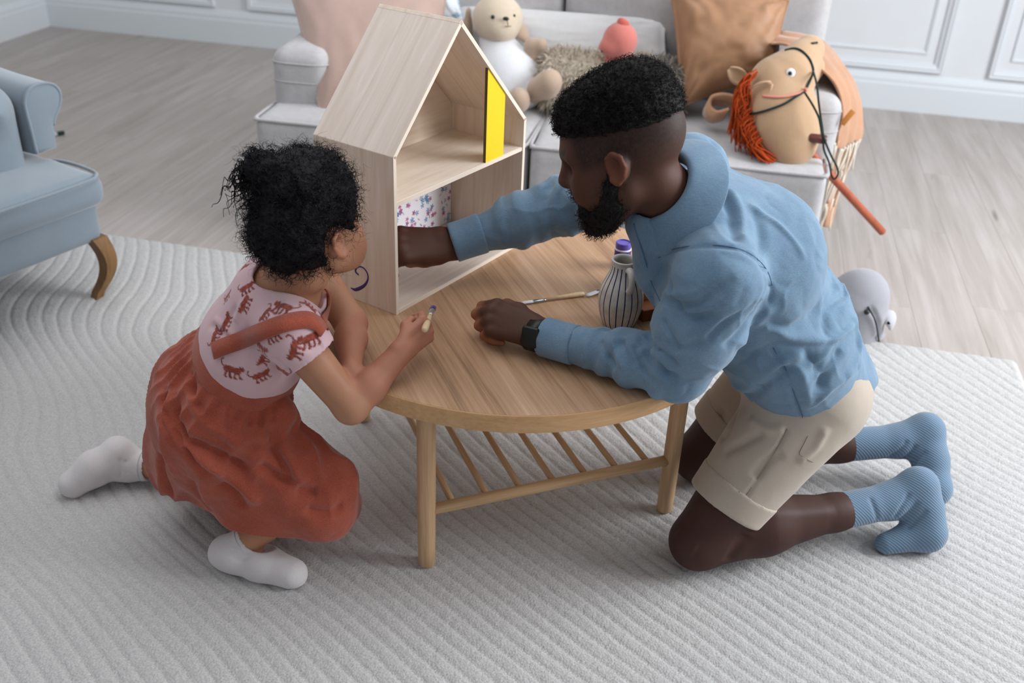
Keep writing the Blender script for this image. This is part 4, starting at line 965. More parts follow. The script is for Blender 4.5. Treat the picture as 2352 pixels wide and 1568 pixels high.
# ---- shirt
m = Mat('blue_chambray', .85, .15); v = m.coords(); n1 = m.noise(v, 700, 2); n2 = m.noise(v, 16, 3, .5); n3 = m.noise(m.coords((60, 900, 900)), 1, 2)
f = m.math('ADD', m.math('MULTIPLY', n1, .35), m.math('ADD', m.math('MULTIPLY', n2, .35), m.math('MULTIPLY', n3, .3)))
m.base(m.ramp(f, [(.33, hexc('#5e7992')), (.5, hexc('#6d889f')), (.66, hexc('#7e98ad'))])); m.bump(m.noise(v, 1100, 2), .25, .0006, m.bump(m.noise(v, 55, 3), .25, .003)); m.b.inputs['Sheen Weight'].default_value = .2; SHIRT = m.m
STITCH = plain('blue_stitching', '#4d6c8d', .9, .1)
s = SDF((-.14, 1.36, .20), (.84, 2.06, .90), .0036)
tw = unit(J['nb'] - pel)
s.cone(pel + (.022, .0, -.05), pel + tw * .16 + (.025, 0, 0), .134, .124, .05, flat=(lat, 1.30)).cone(pel + tw * .16 + (.025, 0, 0), J['nb'] - tw * .13 + (.03, .01, .0), .122, .106, .05, flat=(lat, 1.45))
s.chain([J['shL'] + lat * .02, J['nb'] + (.058, .012, -.058), J['shR'] - lat * .02], [.068, .070, .064], .05)
s.ell(pel + tw * .36 + (.065, .0, .02), (.09, .15, .12), basis(tw, (1, 0, .3)), .06)
s.chain([J['shL'], J['shL'] * .5 + J['elL'] * .5, J['elL'] + (.004, 0, .002)], [.073, .070, .056], .03); s.chain([J['elL'] + (.004, 0, .002), J['elL'] * .72 + J['wrL'] * .28 + (0, 0, .004), J['elL'] * .28 + J['wrL'] * .72], [.052, .050, .0345], .02)
s.chain([J['shR'], J['elR']], [.072, .060], .03); s.chain([J['elR'], J['elR'] * .6 + J['wrR'] * .4, J['elR'] * .26 + J['wrR'] * .74], [.058, .053, .0395], .03)
hA, hB, hC = P(1850, 1003, 1.575), P(1994, 918, 1.77), P(1662, 924, 1.60); hn_ = unit(np.cross(hB - hA, hC - hA)); hn_ = hn_ * (-1 if hn_[2] > 0 else 1); s.plane(hA, hn_, .006, .365); a_ = P(1962, 964, 1.70); b_ = P(2014, 884, 1.78); n_ = unit(np.cross(b_ - a_, ray(1988, 924))); s.plane(a_, n_ * (1 if n_[0] > 0 else -1), .006, .365)
s.cone(J['nb'] + (.03, .01, -.035), J['nb'] * .8 + (hcm + HBm @ np.array([-.028, 0, -.055])) * .2, .072, .056, .03); s.chain([P(1500, 520, 1.60), P(1545, 620, 1.61), P(1610, 730, 1.64)], [.046, .052, .064], .05); nk = hcm + HBm @ np.array([-.028, 0, -.055]); s.cone(J['nb'] * .6 + nk * .4, nk + (nk - J['nb']) * .6, .055, .068, .004, 'sub')

V, Q = s.mesh(); V = relax(V, Q, 2); N = vnormals(V, Q)
amp = .0013 + .0010 * vnoise(V, 3, 5, 1)
V = V + N * (amp * vnoise(V @ np.diag([1, 1, 1]), 13, 21, 3) + .0016 * vnoise(V, 34, 3, 2))[:, None]
def armfold(V, a, b, lo, hi, n, amp, seed):         # rings of cloth pushed up along a sleeve
    d = b - a; L = np.linalg.norm(d); d /= L; t = (V - a) @ d / L; r = np.linalg.norm(V - a - ((V - a) @ d)[:, None] * d, axis=1); w = smoothstep(lo, lo + .12, t) * smoothstep(hi, hi - .12, t) * (r < .10)
    ph = n * 2 * np.pi * t + 3.6 * vnoise(V, 13, seed, 2) + 1.1 * np.arctan2((V - a) @ np.cross(d, (0, 0, 1)), (V - a)[:, 2] - ((V - a) @ d) * d[2]); sw = np.sin(ph); return V + N * (w * amp * (np.sign(sw) * np.abs(sw) ** .7) * (.5 + .8 * np.abs(vnoise(V, 11, seed + 1, 2))))[:, None]
cr = (1 - np.abs(vnoise(V + .02 * np.stack([vnoise(V, 20, 91, 2)] * 3, 1), 8.5, 93, 2))) ** 9; V = V - N * (.0024 * cr)[:, None]
cr = (1 - np.abs(vnoise(V @ np.array([[1.3, .3, 0], [0, .6, 0], [.5, 0, 1.2]]), 11, 95, 2))) ** 12; V = V + N * (.0020 * cr)[:, None]
V = armfold(V, J['elL'], J['wrL'], -.05, .64, 6, .0052, 3); V = armfold(V, J['elR'], J['wrR'], -.1, .70, 6, .0030, 7); V = armfold(V, J['shR'], J['elR'], .25, 1.1, 5, .005, 9)
val = [[(1714, 727), (1783, 748), (1848, 738), (1892, 694)], [(1914, 612), (1918, 668), (1896, 720), (1900, 777)], [(1523, 681), (1549, 699), (1610, 690), (1688, 634)], [(1532, 703), (1580, 731), (1645, 712)],
       [(1657, 884), (1702, 923), (1745, 895), (1787, 855), (1871, 823)], [(1700, 945), (1750, 952), (1800, 968)], [(1610, 408), (1593, 460), (1558, 521)], [(1760, 690), (1720, 740), (1660, 800)], [(1480, 800), (1510, 850), (1560, 868)], [(1455, 792), (1478, 846), (1520, 878)], [(1500, 770), (1560, 800), (1620, 780)],
       [(1655, 440), (1680, 500), (1690, 560)], [(1730, 480), (1750, 560), (1745, 620)], [(1840, 800), (1880, 850), (1890, 900)], [(1930, 800), (1900, 850), (1880, 900)], [(1530, 600), (1500, 660), (1490, 700)], [(1640, 300), (1650, 340), (1610, 370)]]
rid = [[(1723, 738), (1805, 766), (1896, 777)], [(1940, 634), (1948, 677), (1922, 742)], [(1520, 670), (1560, 680), (1620, 668)], [(1525, 695), (1575, 715), (1640, 700)], [(1665, 870), (1705, 900), (1790, 835), (1870, 805)], [(1770, 700), (1740, 740), (1690, 800)], [(1468, 796), (1495, 848), (1540, 875)], [(1440, 788), (1460, 840), (1500, 875)],
       [(1670, 430), (1700, 490), (1712, 560)], [(1960, 720), (1975, 800), (1940, 870)], [(1820, 830), (1850, 880), (1860, 940)], [(1600, 520), (1640, 480), (1650, 430)]]
for f_ in val: V = fold(V, N, f_, .011, -.0075)
for f_ in rid: V = fold(V, N, f_, .010, .0065)
N = vnormals(V, Q)
for f_ in [[(1466, 774), (1494, 820), (1539, 859)], [(1486, 763), (1515, 806), (1560, 838)], [(1426, 774), (1438, 808), (1460, 842)], [(1381, 780), (1398, 820), (1415, 848)], [(1522, 729), (1545, 774), (1559, 808)], [(1525, 600), (1536, 650), (1548, 692), (1585, 727), (1635, 719)], [(1737, 691), (1669, 738), (1618, 789)], [(1771, 640), (1762, 672), (1733, 712)], [(1661, 899), (1737, 888), (1805, 856)], [(1889, 708), (1940, 674), (1962, 632)]]: V = fold(V, N, f_, .0062, -.0062)
for f_ in [[(1476, 770), (1504, 815), (1548, 852)], [(1437, 772), (1450, 808), (1472, 846)], [(1403, 776), (1418, 815), (1436, 848)], [(1707, 734), (1805, 770), (1906, 779), (1965, 745)], [(1805, 862), (1872, 828), (1923, 778), (1968, 742)], [(1830, 890), (1890, 850), (1950, 800)], [(1860, 940), (1910, 890), (1960, 850)], [(1720, 470), (1790, 520), (1850, 600)]]: V = fold(V, N, f_, .0062, .0052)
N = vnormals(V, Q)
for f_ in ([(1510, 596), (1540, 577), (1580, 569), (1640, 566), (1690, 572), (1730, 592), (1758, 622), (1772, 655), (1768, 690)], [(1773, 800), (1801, 849), (1822, 905), (1850, 989)]): V = fold(V, N, f_, .0045, -.0035, taper=False)
shirt = obj('shirt', (V, Q), SHIRT, man, origin=MO); SHV = V
for f_ in ([(1512, 592), (1542, 574), (1582, 566), (1642, 563), (1692, 569), (1732, 589), (1761, 620), (1774, 655)], [(1776, 800), (1804, 849), (1825, 905), (1852, 985)]): seam_line('seam', SHV, f_, STITCH, shirt, MO)
seam_line('placket_seam', SHV, [(1456, 515), (1470, 560), (1484, 605), (1496, 648), (1512, 690)], STITCH, shirt, MO, .0009, .0022)
# cuffs
def cuff(el, wr, t0, t1, r0, r1, name='cuff'):
    a = el + (wr - el) * t0; b = el + (wr - el) * t1; d = unit(b - a); c = SDF(np.minimum(a, b) - .08, np.maximum(a, b) + .08, .0028)
    c.cone(a - d * .02, b + d * .03, r0, r1, 0, flat=((0, 0, 1), .95)).plane(b, d, .002).plane(a, -d, .002); c.cone(b - d * .03, b + d * .05, r1 - .0065, r1 - .0065, .0, 'sub', flat=((0, 0, 1), .95))
    v, q = c.mesh(); v = relax(v, q, 1); n = vnormals(v, q); v = v + n * (.0015 * vnoise(v, 25, 5, 2))[:, None]; return obj(name, (v, q), SHIRT, shirt, origin=MO)
cuff(J['elL'], J['wrL'], .70, .945, .0395, .0385); cuff(J['elR'], J['wrR'], .72, .985, .0445, .0430)
# collar: a folded band round the neck, open at the throat
def collar():
    a = J['nb'] + (.0, .0, .006); b = hcm + HBm @ np.array([-.028, 0, -.055]); ax = unit(b - a); fr = unit(np.array([-1.0, .25, -.4]) - ax * np.dot(ax, (-1.0, .25, -.4))); sd = np.cross(ax, fr)
    V = []; n = 48; rows = [(.0, .057, .022), (.40, .0595, .043), (.5, .064, .047), (.58, .069, .0445), (.95, .104, .004), (1.0, .107, -.001)]
    for i in range(n + 1):
        ph = math.radians(30 + (330 - 30) * i / n); tip = max(0, math.cos(ph)) ** 2; dr = math.cos(ph) * fr + math.sin(ph) * sd
        for t, r, hgt in rows: V.append(a + dr * (r + .010 * tip * t) + ax * (hgt - .040 * tip * t - .024 * tip * (1 - t)))
    m_ = len(rows); Fc = [[i * m_ + j, (i + 1) * m_ + j, (i + 1) * m_ + j + 1, i * m_ + j + 1] for i in range(n) for j in range(m_ - 1)]
    return np.array(V), Fc
co = obj('collar', collar(), SHIRT, shirt, origin=MO); md = co.modifiers.new('sub', 'SUBSURF'); md.levels = md.render_levels = 2; md = co.modifiers.new('th', 'SOLIDIFY'); md.thickness = .003
BTN = plain('shirt_button', '#b7bfc6', .35, .5)
def button(px, py, y):
    c = P(px, py, y); nrm = unit(CAMC - c + np.array([-.6, 0, 0])); u = unit(np.cross(nrm, (0, 0, 1))); w = np.cross(nrm, u); me = lathe([(.0045, 0), (.0052, .001), (.0048, .002), (.003, .0016), (.0003, .0016)], 16); q = np.asarray(me[0]); obj('button', (c + q[:, :1] * u + q[:, 1:2] * w + q[:, 2:] * nrm, me[1]), BTN, shirt, origin=MO)
button(1478, 533, 1.60)
# ---- shorts
KH = fabric('khaki_twill', '#b3a799', .06, 900, .2, .85, .15, mott=20); KST = plain('khaki_stitching', '#988b7c', .9, .1)
s = SDF((.36, 1.50, .08), (.80, 2.02, .46), .0034)
for q in 'LR':
    hp_, kn = J['hip' + q], J['kn' + q]; d = kn - hp_
    s.cone(hp_ + (.01, 0, -.005), hp_ + d * .76, .105, .078, .04)
s.cone(pel, pel + tw * .1, .118, .115, .04, flat=(lat, 1.2)); s.ell(pel + (.030, 0, -.035), (.096, .135, .095), None, .05)
for q in 'LR':
    hp_, kn = J['hip' + q], J['kn' + q]; d = unit(kn - hp_); e = hp_ + (kn - hp_) * .745
    c = SDF(np.maximum(e - .02, 0) * 0 + e - .01, e + .01, .01)
    # cut this leg only: work in its half of the pair
    sl, X, Y, Z = s.win((.30, 1.40 if q == 'L' else 1.752, 0), (.9, 1.748 if q == 'L' else 2.1, .5)); dd = -((X - e[0]) * d[0] + (Y - e[1]) * d[1] + (Z - e[2]) * d[2]); s.put(sl, dd, .004, 'sub')
V, Q = s.mesh(); V = relax(V, Q, 2); N = vnormals(V, Q); V = V + N * (.0024 * vnoise(V, 13, 31, 3))[:, None]
for f_ in [[(1660, 1040), (1700, 1020), (1760, 990)], [(1690, 930), (1675, 980), (1650, 1010)], [(1730, 1100), (1760, 1060), (1800, 1040)], [(1620, 990), (1650, 960), (1665, 940)]]: V = fold(V, N, f_, .010, -.006)
for f_ in [[(1720, 960), (1760, 985), (1805, 985)], [(1900, 980), (1870, 1030), (1830, 1060)]]: V = fold(V, N, f_, .009, .005)
V = fold(V, N, [(1806, 990), (1785, 1028), (1740, 1100), (1700, 1155), (1665, 1190)], .004, -.003, taper=False)
shorts = obj('shorts', (V, Q), KH, man, origin=MO); SV = V
seam_line('seam', SV, [(1808, 985), (1787, 1026), (1742, 1098), (1702, 1153), (1667, 1190)], KST, shorts, MO)
seam_line('pocket_seam', SV, [(1856, 1000), (1845, 1022), (1838, 1042), (1852, 1052), (1868, 1060)], KST, shorts, MO)
for q in 'LR':
    hp_, kn = J['hip' + q], J['kn' + q]; d = unit(kn - hp_); L = np.linalg.norm(kn - hp_); a = hp_ + d * L * .60; b = hp_ + d * L * .755
    c = SDF(np.minimum(a, b) - .12, np.maximum(a, b) + .12, .0034); c.cone(hp_ + (.01, 0, -.005), hp_ + d * L * .76, .1072, .0800, 0).plane(b, d, .004).plane(a + d * .0, -d, .002); c.cone(b - d * .02, b + d * .06, .073, .071, 0, 'sub')
    v, qq = c.mesh(); v = relax(v, qq, 2); n = vnormals(v, qq); v = v + n * (.0016 * vnoise(v, 16, 9, 2))[:, None]; obj('turn_up', (v, qq), KH, shorts, origin=MO)
# ---- socks
m = Mat('blue_rib_knit', .9, .12); v = m.coords(); w = m.node('ShaderNodeTexWave', wave_type='BANDS', bands_direction='DIAGONAL'); w.inputs['Scale'].default_value = 75; w.inputs['Distortion'].default_value = .6; m.link(v, w.inputs['Vector'])
m.base(m.mix(hexc('#5c7389'), hexc('#748ba1'), w.outputs['Fac'])); m.bump(w.outputs['Fac'], .45, .0012); m.b.inputs['Sheen Weight'].default_value = .3; SOCK = m.m
for q in 'LR':
    an, he, ba, kn = J['an' + q], J['he' + q], J['ba' + q], J['kn' + q]; d = unit(an - kn); xt = (F(1962, 1182, .078) if q == 'L' else F(1963, 1016, .080))[0] - .042; top_ = kn + (an - kn) * ((xt - kn[0]) / (an[0] - kn[0]))
    c = SDF(np.minimum(np.minimum(top_, he), ba) - (.13, .09, .06), np.maximum(np.maximum(top_, he), ba) + .07, .0032)
    c.chain([top_ - d * .03, an, he + (.002, 0, .002)], [.0385, .0365, .0375], .02).chain([he, (he + ba) / 2 + (.004, 0, 0), ba], [.036, .035, .039], .025)
    toe = ba + np.array([-.085, -.018 if q == 'L' else .0, -.020]); c.chain([ba, toe], [.036, .023], .02); c.plane(top_, -d, .002); c.plane((0, 0, .0165), (0, 0, -1), .002)
    c.cone(top_ - d * .04, top_ + d * .004, .0335, .0335, 0, 'sub')
    v, qq = c.mesh(); v = relax(v, qq, 1); n = vnormals(v, qq)
    if q == 'L': fl_ = [[(1995, 1140), (2010, 1170), (2015, 1195)], [(2060, 1200), (2085, 1180), (2110, 1150)], [(2050, 1190), (2070, 1165), (2090, 1130)], [(2080, 1215), (2105, 1195), (2130, 1170)]]
    else: fl_ = [[(2040, 1050), (2065, 1035), (2085, 1010)], [(2060, 1062), (2085, 1045), (2105, 1020)], [(2075, 1078), (2105, 1060), (2130, 1035)]]
    for f_ in fl_: v = fold(v, n, f_, .005, -.004)
    so = obj('sock', (v, qq), SOCK, man, origin=MO); rim = [top_ + (math.cos(t) * np.cross(d, (0, 0, 1)) + math.sin(t) * np.cross(np.cross(d, (0, 0, 1)), d)) * .0378 for t in np.linspace(0, 2 * math.pi, 28, endpoint=False)]; obj('cuff_rib', tube(rim - MO, .0022, 6, True), SOCK, so)
# ---- wrist watch
WB = plain('black_rubber', '#0d0e10', .45, .4); wd_ = unit(J['wrL'] - J['elL']); wc = J['elL'] + (J['wrL'] - J['elL']) * .985
u_ = unit(np.cross(wd_, (0, 0, 1))); w_ = np.cross(u_, wd_)
prof = []; 
ringp = [wc + math.cos(t) * u_ * .0350 + math.sin(t) * w_ * .0290 for t in np.linspace(0, 2 * math.pi, 40, endpoint=False)]
wt = obj('wrist_watch', ribbon(np.array(ringp + ringp[:1]) - MO, wd_, .030, .004), WB, man); wt['label'] = 'black smart watch on the left wrist'
side = unit(-u_ * 1.0 + w_ * .35) if np.dot(-u_, (0, -1, 0)) > 0 else unit(u_ * 1.0 + w_ * .35)
Rw = np.stack([wd_, np.cross(side, wd_), side], 1); cs = box((0, 0, .0035), (.034, .038, .010), .0045, 3); obj('watch_case', xf(cs, Rw, wc + side * .0320 - MO), WB, wt)
obj('watch_glass', xf(box((0, 0, .0088), (.028, .032, .001), .0004, 1), Rw, wc + side * .0300 - MO), plain('watch_glass', '#050607', .08, .6), wt)
print('man done', _t.time() - _t0)
# ================================================================== the girl
GO = np.array([-.54, 1.60, 0.0])
girl = empty('person', GO, 0, 'girl with curly black puff in animal print top and rust pinafore kneeling', 'person')
G = dict(pel=np.array([-.555, 1.625, .315]), hipR=np.array([-.535, 1.56, .315]), hipL=np.array([-.56, 1.69, .31]), knR=np.array([-.352, 1.535, .20]), anR=F(566, 1243, .075), knL=np.array([-.57, 1.735, .065]), anL=F(318, 1068, .055),
         nb=P(668, 640, 1.585), shR=P(668, 768, 1.472), elR=F(806, 934, .437), wrR=F(926, 803, .503), shL=np.array([-.385, 1.705, .575]), elL=F(806, 742, .497), wrL=F(806, 852, .478))
gup = unit(np.array([-.42, -.16, .90])); gf = unit(np.array([.62, .78, .10])); GB = basis(gf, gup)
GS = .87
ghc = P(777, 566, 1.515) - GB @ (np.array([-.004, -.080, -.010]) * GS)
glat = unit(G['shL'] - G['shR']); gt = unit(G['nb'] - G['pel'])
s = SDF((-.97, 1.40, .014), (-.08, 1.86, .90), .0030)
for q in 'LR':
    s.cone(G['hip' + q], G['kn' + q], .060, .042, .03); cf = G['kn' + q] * .66 + G['an' + q] * .34; s.chain([G['kn' + q], cf, G['kn' + q] * .22 + G['an' + q] * .78, G['an' + q]], [.038, .038, .0245, .0225], .02)
gh, gtoe = F(520, 1268, .035), F(672, 1318, .034); s.chain([G['anR'], gh, gtoe], [.027, .026, .022], .02)
gh2, gtoe2 = F(270, 1040, .082), F(170, 1110, .036); s.chain([G['anL'], gh2, gtoe2], [.026, .025, .018], .02)
s.cone(G['pel'], G['pel'] + gt * .13, .085, .072, .04, flat=(glat, 1.25)).cone(G['pel'] + gt * .13, G['nb'] - gt * .06, .072, .074, .04, flat=(glat, 1.3)).chain([G['shR'] + glat * .015, G['nb'] - gt * .02, G['shL'] - glat * .015], [.036, .042, .036], .035)
s.chain([G['shR'], G['elR']], [.038, .0290], .02); s.chain([G['elR'], G['elR'] * .65 + G['wrR'] * .35, G['wrR']], [.0280, .0285, .0200], .015)
s.chain([G['shL'], G['elL']], [.038, .029], .02); s.chain([G['elL'], G['elL'] * .65 + G['wrL'] * .35, G['wrL']], [.028, .028, .0185], .015)
kd = F(992, 742, .522) - G['wrR']; BR2 = basis(kd, (.55, -.75, .40)); Wg = G['wrR'] + unit(kd) * .010
gt1 = add_hand(s, Wg, BR2, 1, .66, [(48, 48, 20), (58, 62, 30), (62, 70, 35), (64, 74, 35)], [(.048, .040, -.022), (.080, .036, -.034), (.104, .022, -.040)])
kd2 = P(822, 912, 1.545) - G['wrL']; BL2 = basis(kd2, (-.6, -.4, .4)); W2g = G['wrL'] + unit(kd2) * .01
add_hand(s, W2g, BL2, -1, .64, [(25, 35, 20)] * 4, [(.045, .038, -.012), (.070, .042, -.016), (.090, .040, -.02)])
s.cone(G['nb'] - gt * .02, ghc + GB @ np.array([-.030, 0, -.05]), .040, .038, .03)
Tg = add_head(s, ghc, GB, GS, True)
V, Q = s.mesh(); V = relax(V, Q, 1)
C = np.tile(np.array(hexc('#b98769')[:3]), (len(V), 1)); loc = (V - ghc) @ GB / GS
sk_ = (smoothstep(.045, .02, loc[:, 0]) * smoothstep(-.045, -.025, loc[:, 2]) * (np.linalg.norm(loc, axis=1) < .16) * (1 - ((np.abs(loc[:, 0] - .0) < .04) & (loc[:, 2] < .03) & (np.abs(loc[:, 1]) > .06))))[:, None]; C = C * (1 - sk_) + np.array(hexc('#120e0d')[:3]) * sk_
hm = np.linalg.norm(V - Wg, axis=1) < .13; C[hm] = np.array(hexc('#b97f66')[:3])
ck = np.exp(-((loc[:, 0] - .06) ** 2 + (np.abs(loc[:, 1]) - .045) ** 2 + (loc[:, 2] + .03) ** 2) / .0008)[:, None]; C = C * (1 - .35 * ck) + np.array(hexc('#c0705c')[:3]) * .35 * ck
er = ((np.abs(loc[:, 1]) > .074) & (np.abs(loc[:, 0]) < .03) & (np.abs(loc[:, 2] + .005) < .045))[:, None] * .35; C = C * (1 - er) + np.array(hexc('#c07a60')[:3]) * er
br = np.exp(-(((loc[:, 2] - .031) / .006) ** 2)) * (loc[:, 0] > .07) * (np.abs(np.abs(loc[:, 1]) - .03) < .022); C = C * (1 - .8 * br[:, None]) + .02 * br[:, None]
lpm = np.exp(-(((loc[:, 2] + .064) / .010) ** 2)) * (loc[:, 0] > .085) * (np.abs(loc[:, 1]) < .022); C = C * (1 - .6 * lpm[:, None]) + np.array(hexc('#a85a50')[:3]) * .6 * lpm[:, None]
gbody = obj('body', (V, Q), skin_mat('light_brown_skin', .5, .3, .08), girl, origin=GO); setcol(gbody, C)
# ---- hair: curly mass, a puff at the back, and loose curls all over
hs = SDF(np.minimum(ghc, P(580, 380, 1.56)) - .16, ghc + .19, .0034)
hs.ell(P(708, 452, 1.575), (.082, .088, .080), None, 0).ell(P(663, 462, 1.555), (.052, .055, .056), None, .03).ell(P(768, 446, 1.605), (.050, .055, .046), None, .03).ell(P(672, 540, 1.560), (.040, .048, .034), None, .03).ell(Tg((-.01, 0, .03)), np.array((.100, .084, .092)) * GS, GB, .02).ell(Tg((-.035, 0, .036)), np.array((.086, .084, .072)) * GS, GB, .02)
pf = P(596, 384, 1.545); hs.ell(pf, (.027, .027, .029), None, .02).cone(pf, P(655, 412, 1.555), .018, .032, .015)
hs.ell(Tg((.004, -.088, -.014)), np.array((.034, .030, .042)), GB, .012, 'sub').plane(Tg((.066, 0, .03)), GB @ unit(np.array([1, 0, -.35])), .012)
hv, hq = hs.mesh(); hv = relax(hv, hq, 1); hN = vnormals(hv, hq); hv = hv + hN * (.007 * vnoise(hv, 48, 14, 2) + .003 * vnoise(hv, 130, 16, 2))[:, None]
GH = Mat('girl_black_hair', .5, .2); v_ = GH.coords(); n_ = GH.noise(v_, 160, 3); GH.base(GH.ramp(n_, [(.3, hexc('#060506')), (.7, hexc('#17131a'))])); GH.bump(n_, .9, .006); GH = GH.m
ghair = obj('hair', (hv, hq), GH, girl, origin=GO)
rs = np.random.RandomState(4); sel = rs.choice(len(hv), 3000); o = obj('curls', curls_mesh(hv[sel] - hN[sel] * .004, hN[sel] * .55 + rs.normal(0, .75, (len(sel), 3)), .020, .0008, 1.6, .0042, 13, 3, (0, 0, -.1), rs), GH, ghair, origin=GO); o['kind'] = 'stuff'
sel = rs.choice(len(hv), 1500); o = obj('flyaway_hairs', curls_mesh(hv[sel], hN[sel] + rs.normal(0, .45, (len(sel), 3)), .026, .00028, 1.1, .0050, 12, 3, (0, 0, -.1), rs), GH, ghair, origin=GO); o['kind'] = 'stuff'
rp = [P(x, y, 1.545) for x, y in ((574, 375), (580, 398), (585, 362), (596, 352), (572, 390), (580, 412))]; rt = np.repeat(np.array(rp), 9, 0) + rs.normal(0, .006, (54, 3)); o = obj('ringlets', curls_mesh(rt, np.tile(unit(P(540, 420, 1.545) - P(590, 390, 1.545)), (54, 1)) + rs.normal(0, .5, (54, 3)), .044, .0015, 2.6, .0068, 34, 4, (0, 0, -.9), rs), GH, ghair, origin=GO); o['kind'] = 'stuff'
# ---- pink top with animal print
s = SDF((-.70, 1.38, .28), (-.22, 1.86, .72), .0026)
s.cone(G['pel'] + gt * .08, G['pel'] + gt * .17, .088, .092, .04, flat=(glat, 1.25)).cone(G['pel'] + gt * .17, G['nb'] - gt * .055, .092, .086, .04, flat=(glat, 1.30)).chain([G['shR'] + glat * .01, G['nb'] - gt * .032, G['shL'] - glat * .01], [.052, .052, .050], .035)
for q, e_ in (('R', .66), ('L', .56)):
    d = G['el' + q] - G['sh' + q]; s.cone(G['sh' + q], G['sh' + q] + d * e_, .052, .050, .025); u_ = unit(d); c_ = G['sh' + q] + d * e_; s.cone(c_ + u_ * .004, c_ + u_ * .09, .078, .078, .002, 'sub'); s.cone(c_ - u_ * .02, c_ + u_ * .03, .043, .0435, .0, 'sub')
s.cone(G['nb'] - gt * .012, G['nb'] + gt * .12 + (.05, .02, 0), .050, .12, .004, 'sub'); s.ell(P(672, 652, 1.56), (.070, .055, .055), None, .006, 'sub')
V, Q = s.mesh(); V = relax(V, Q, 2); N = vnormals(V, Q); V = V + N * (.0025 * vnoise(V, 16, 51, 3))[:, None]
for f_ in [[(480, 745), (505, 760), (540, 790)], [(565, 840), (600, 845), (640, 835)], [(545, 700), (520, 740), (505, 780)], [(630, 820), (660, 850)], [(640, 690), (632, 730)], [(575, 860), (620, 830)], [(690, 790), (720, 800), (740, 790)]]: V = fold(V, N, f_, .007, -.0035)
for f_ in [[(490, 730), (515, 750), (545, 775)], [(560, 690), (540, 740)], [(600, 855), (640, 845)]]: V = fold(V, N, f_, .007, .003)
TC_ = np.tile(np.array(hexc('#d3b2b7')[:3]), (len(V), 1)); N = vnormals(V, Q)
TIG = np.array(hexc('#a4503f')[:3]); TIGD = np.array(hexc('#6c2e28')[:3])
def tiger(px, py, ang, size, flip):
    c = on_surface(V, [(px, py)], 6)
    if not len(c): return
    c = c[0]; m_ = np.where(np.linalg.norm(V - c, axis=1) < size * 1.6)[0]; n = unit(N[m_[np.argmin(np.linalg.norm(V[m_] - c, axis=1))]]); r = unit(np.cross((0, 0, 1), n) if abs(n[2]) < .95 else (1, 0, 0)); u = np.cross(n, r); a = math.radians(ang)
    d = V[m_] - c; x0, y0 = d @ r, d @ u; x = (x0 * math.cos(a) + y0 * math.sin(a)) / size * flip; y = (-x0 * math.sin(a) + y0 * math.cos(a)) / size
    p3 = np.stack([x, y, 0 * x], 1); q = np.full(len(m_), 9.0)
    for pl, r0 in (([(-.45, .02), (0, .07), (.40, .05)], .23), ([(.55, .20), (.66, .22)], .17), ([(-.36, -.1), (-.48, -.52), (-.38, -.58)], .085), ([(-.15, -.1), (-.10, -.50), (0, -.55)], .08), ([(.25, -.1), (.22, -.50), (.32, -.56)], .08), ([(.42, 0), (.58, -.42), (.68, -.46)], .08), ([(-.52, .10), (-.78, .20), (-.92, .48), (-.78, .66)], .055), ([(.5, .36), (.50, .40)], .05), ([(.70, .36), (.71, .40)], .05)):
        q = np.minimum(q, seg_dist(p3, catmull([(a_, b_, 0) for a_, b_ in pl], 3))[0] - r0)
    w = smoothstep(.03, -.03, q)[:, None]; sp_ = (vnoise(p3, 7, int(px), 2) > .02)[:, None]; col = np.where(sp_, TIG, TIGD * .5 + TIG * .5); col = np.where((q > -.06)[:, None], TIGD * .7 + TIG * .3, col)
    TC_[m_] = TC_[m_] * (1 - w) + col * w
for t_ in [(651, 703, -20, .026, -1), (711, 704, 60, .022, 1), (566, 660, 50, .022, 1), (561, 697, 85, .022, -1), (520, 741, 80, .023, 1), (494, 770, 100, .022, 1), (676, 803, 80, .025, -1), (714, 776, 10, .026, -1), (598, 795, -20, .024, 1), (533, 851, -10, .026, 1), (600, 862, 15, .022, 1), (646, 850, -10, .026, -1), (520, 680, 60, .02, 1), (590, 632, 70, .02, 1), (604, 824, 70, .02, -1), (763, 612, 80, .02, 1), (748, 730, 60, .022, 1), (625, 770, 30, .022, 1), (610, 720, 100, .02, -1)]: tiger(*t_)
m = Mat('pink_jersey_print', .9, .15); v_ = m.coords(); m.base(m.attr()); m.bump(m.noise(v_, 900, 2), .2, .0006); m.b.inputs['Sheen Weight'].default_value = .2
tee = obj('tshirt', (V, Q), m.m, girl, origin=GO); setcol(tee, TC_); TV_ = V
# ---- rust pinafore: waistband, gathered skirt, straps
m = Mat('rust_crinkle_cotton', .9, .12); v_ = m.coords(); n1 = m.noise(v_, 420, 2, .6); n2 = m.noise(v_, 14, 3); m.base(m.ramp(m.math('ADD', m.math('MULTIPLY', n1, .5), m.math('MULTIPLY', n2, .5)), [(.34, hexc('#964634')), (.66, hexc('#ad5b48'))])); m.bump(n1, .55, .0016); m.b.inputs['Sheen Weight'].default_value = .25; RUST = m.m
wc_ = G['pel'] + gt * .135
s = SDF((-.80, 1.36, .05), (-.22, 1.90, .50), .0032)
s.cone(G['pel'] + gt * .128, G['pel'] + gt * .03 + (-.01, 0, 0), .098, .126, .03, flat=(glat, 1.22))
s.chain([G['hipR'] + (-.005, -.015, 0), G['knR'] + (.006, -.006, .008)], [.100, .066], .05).chain([G['hipR'] + (-.01, -.01, -.09), G['knR'] + (.008, -.015, -.06)], [.085, .060], .05).chain([G['knR'] + (.0, -.01, -.04), F(782, 1162, .118)], [.052, .044], .03)
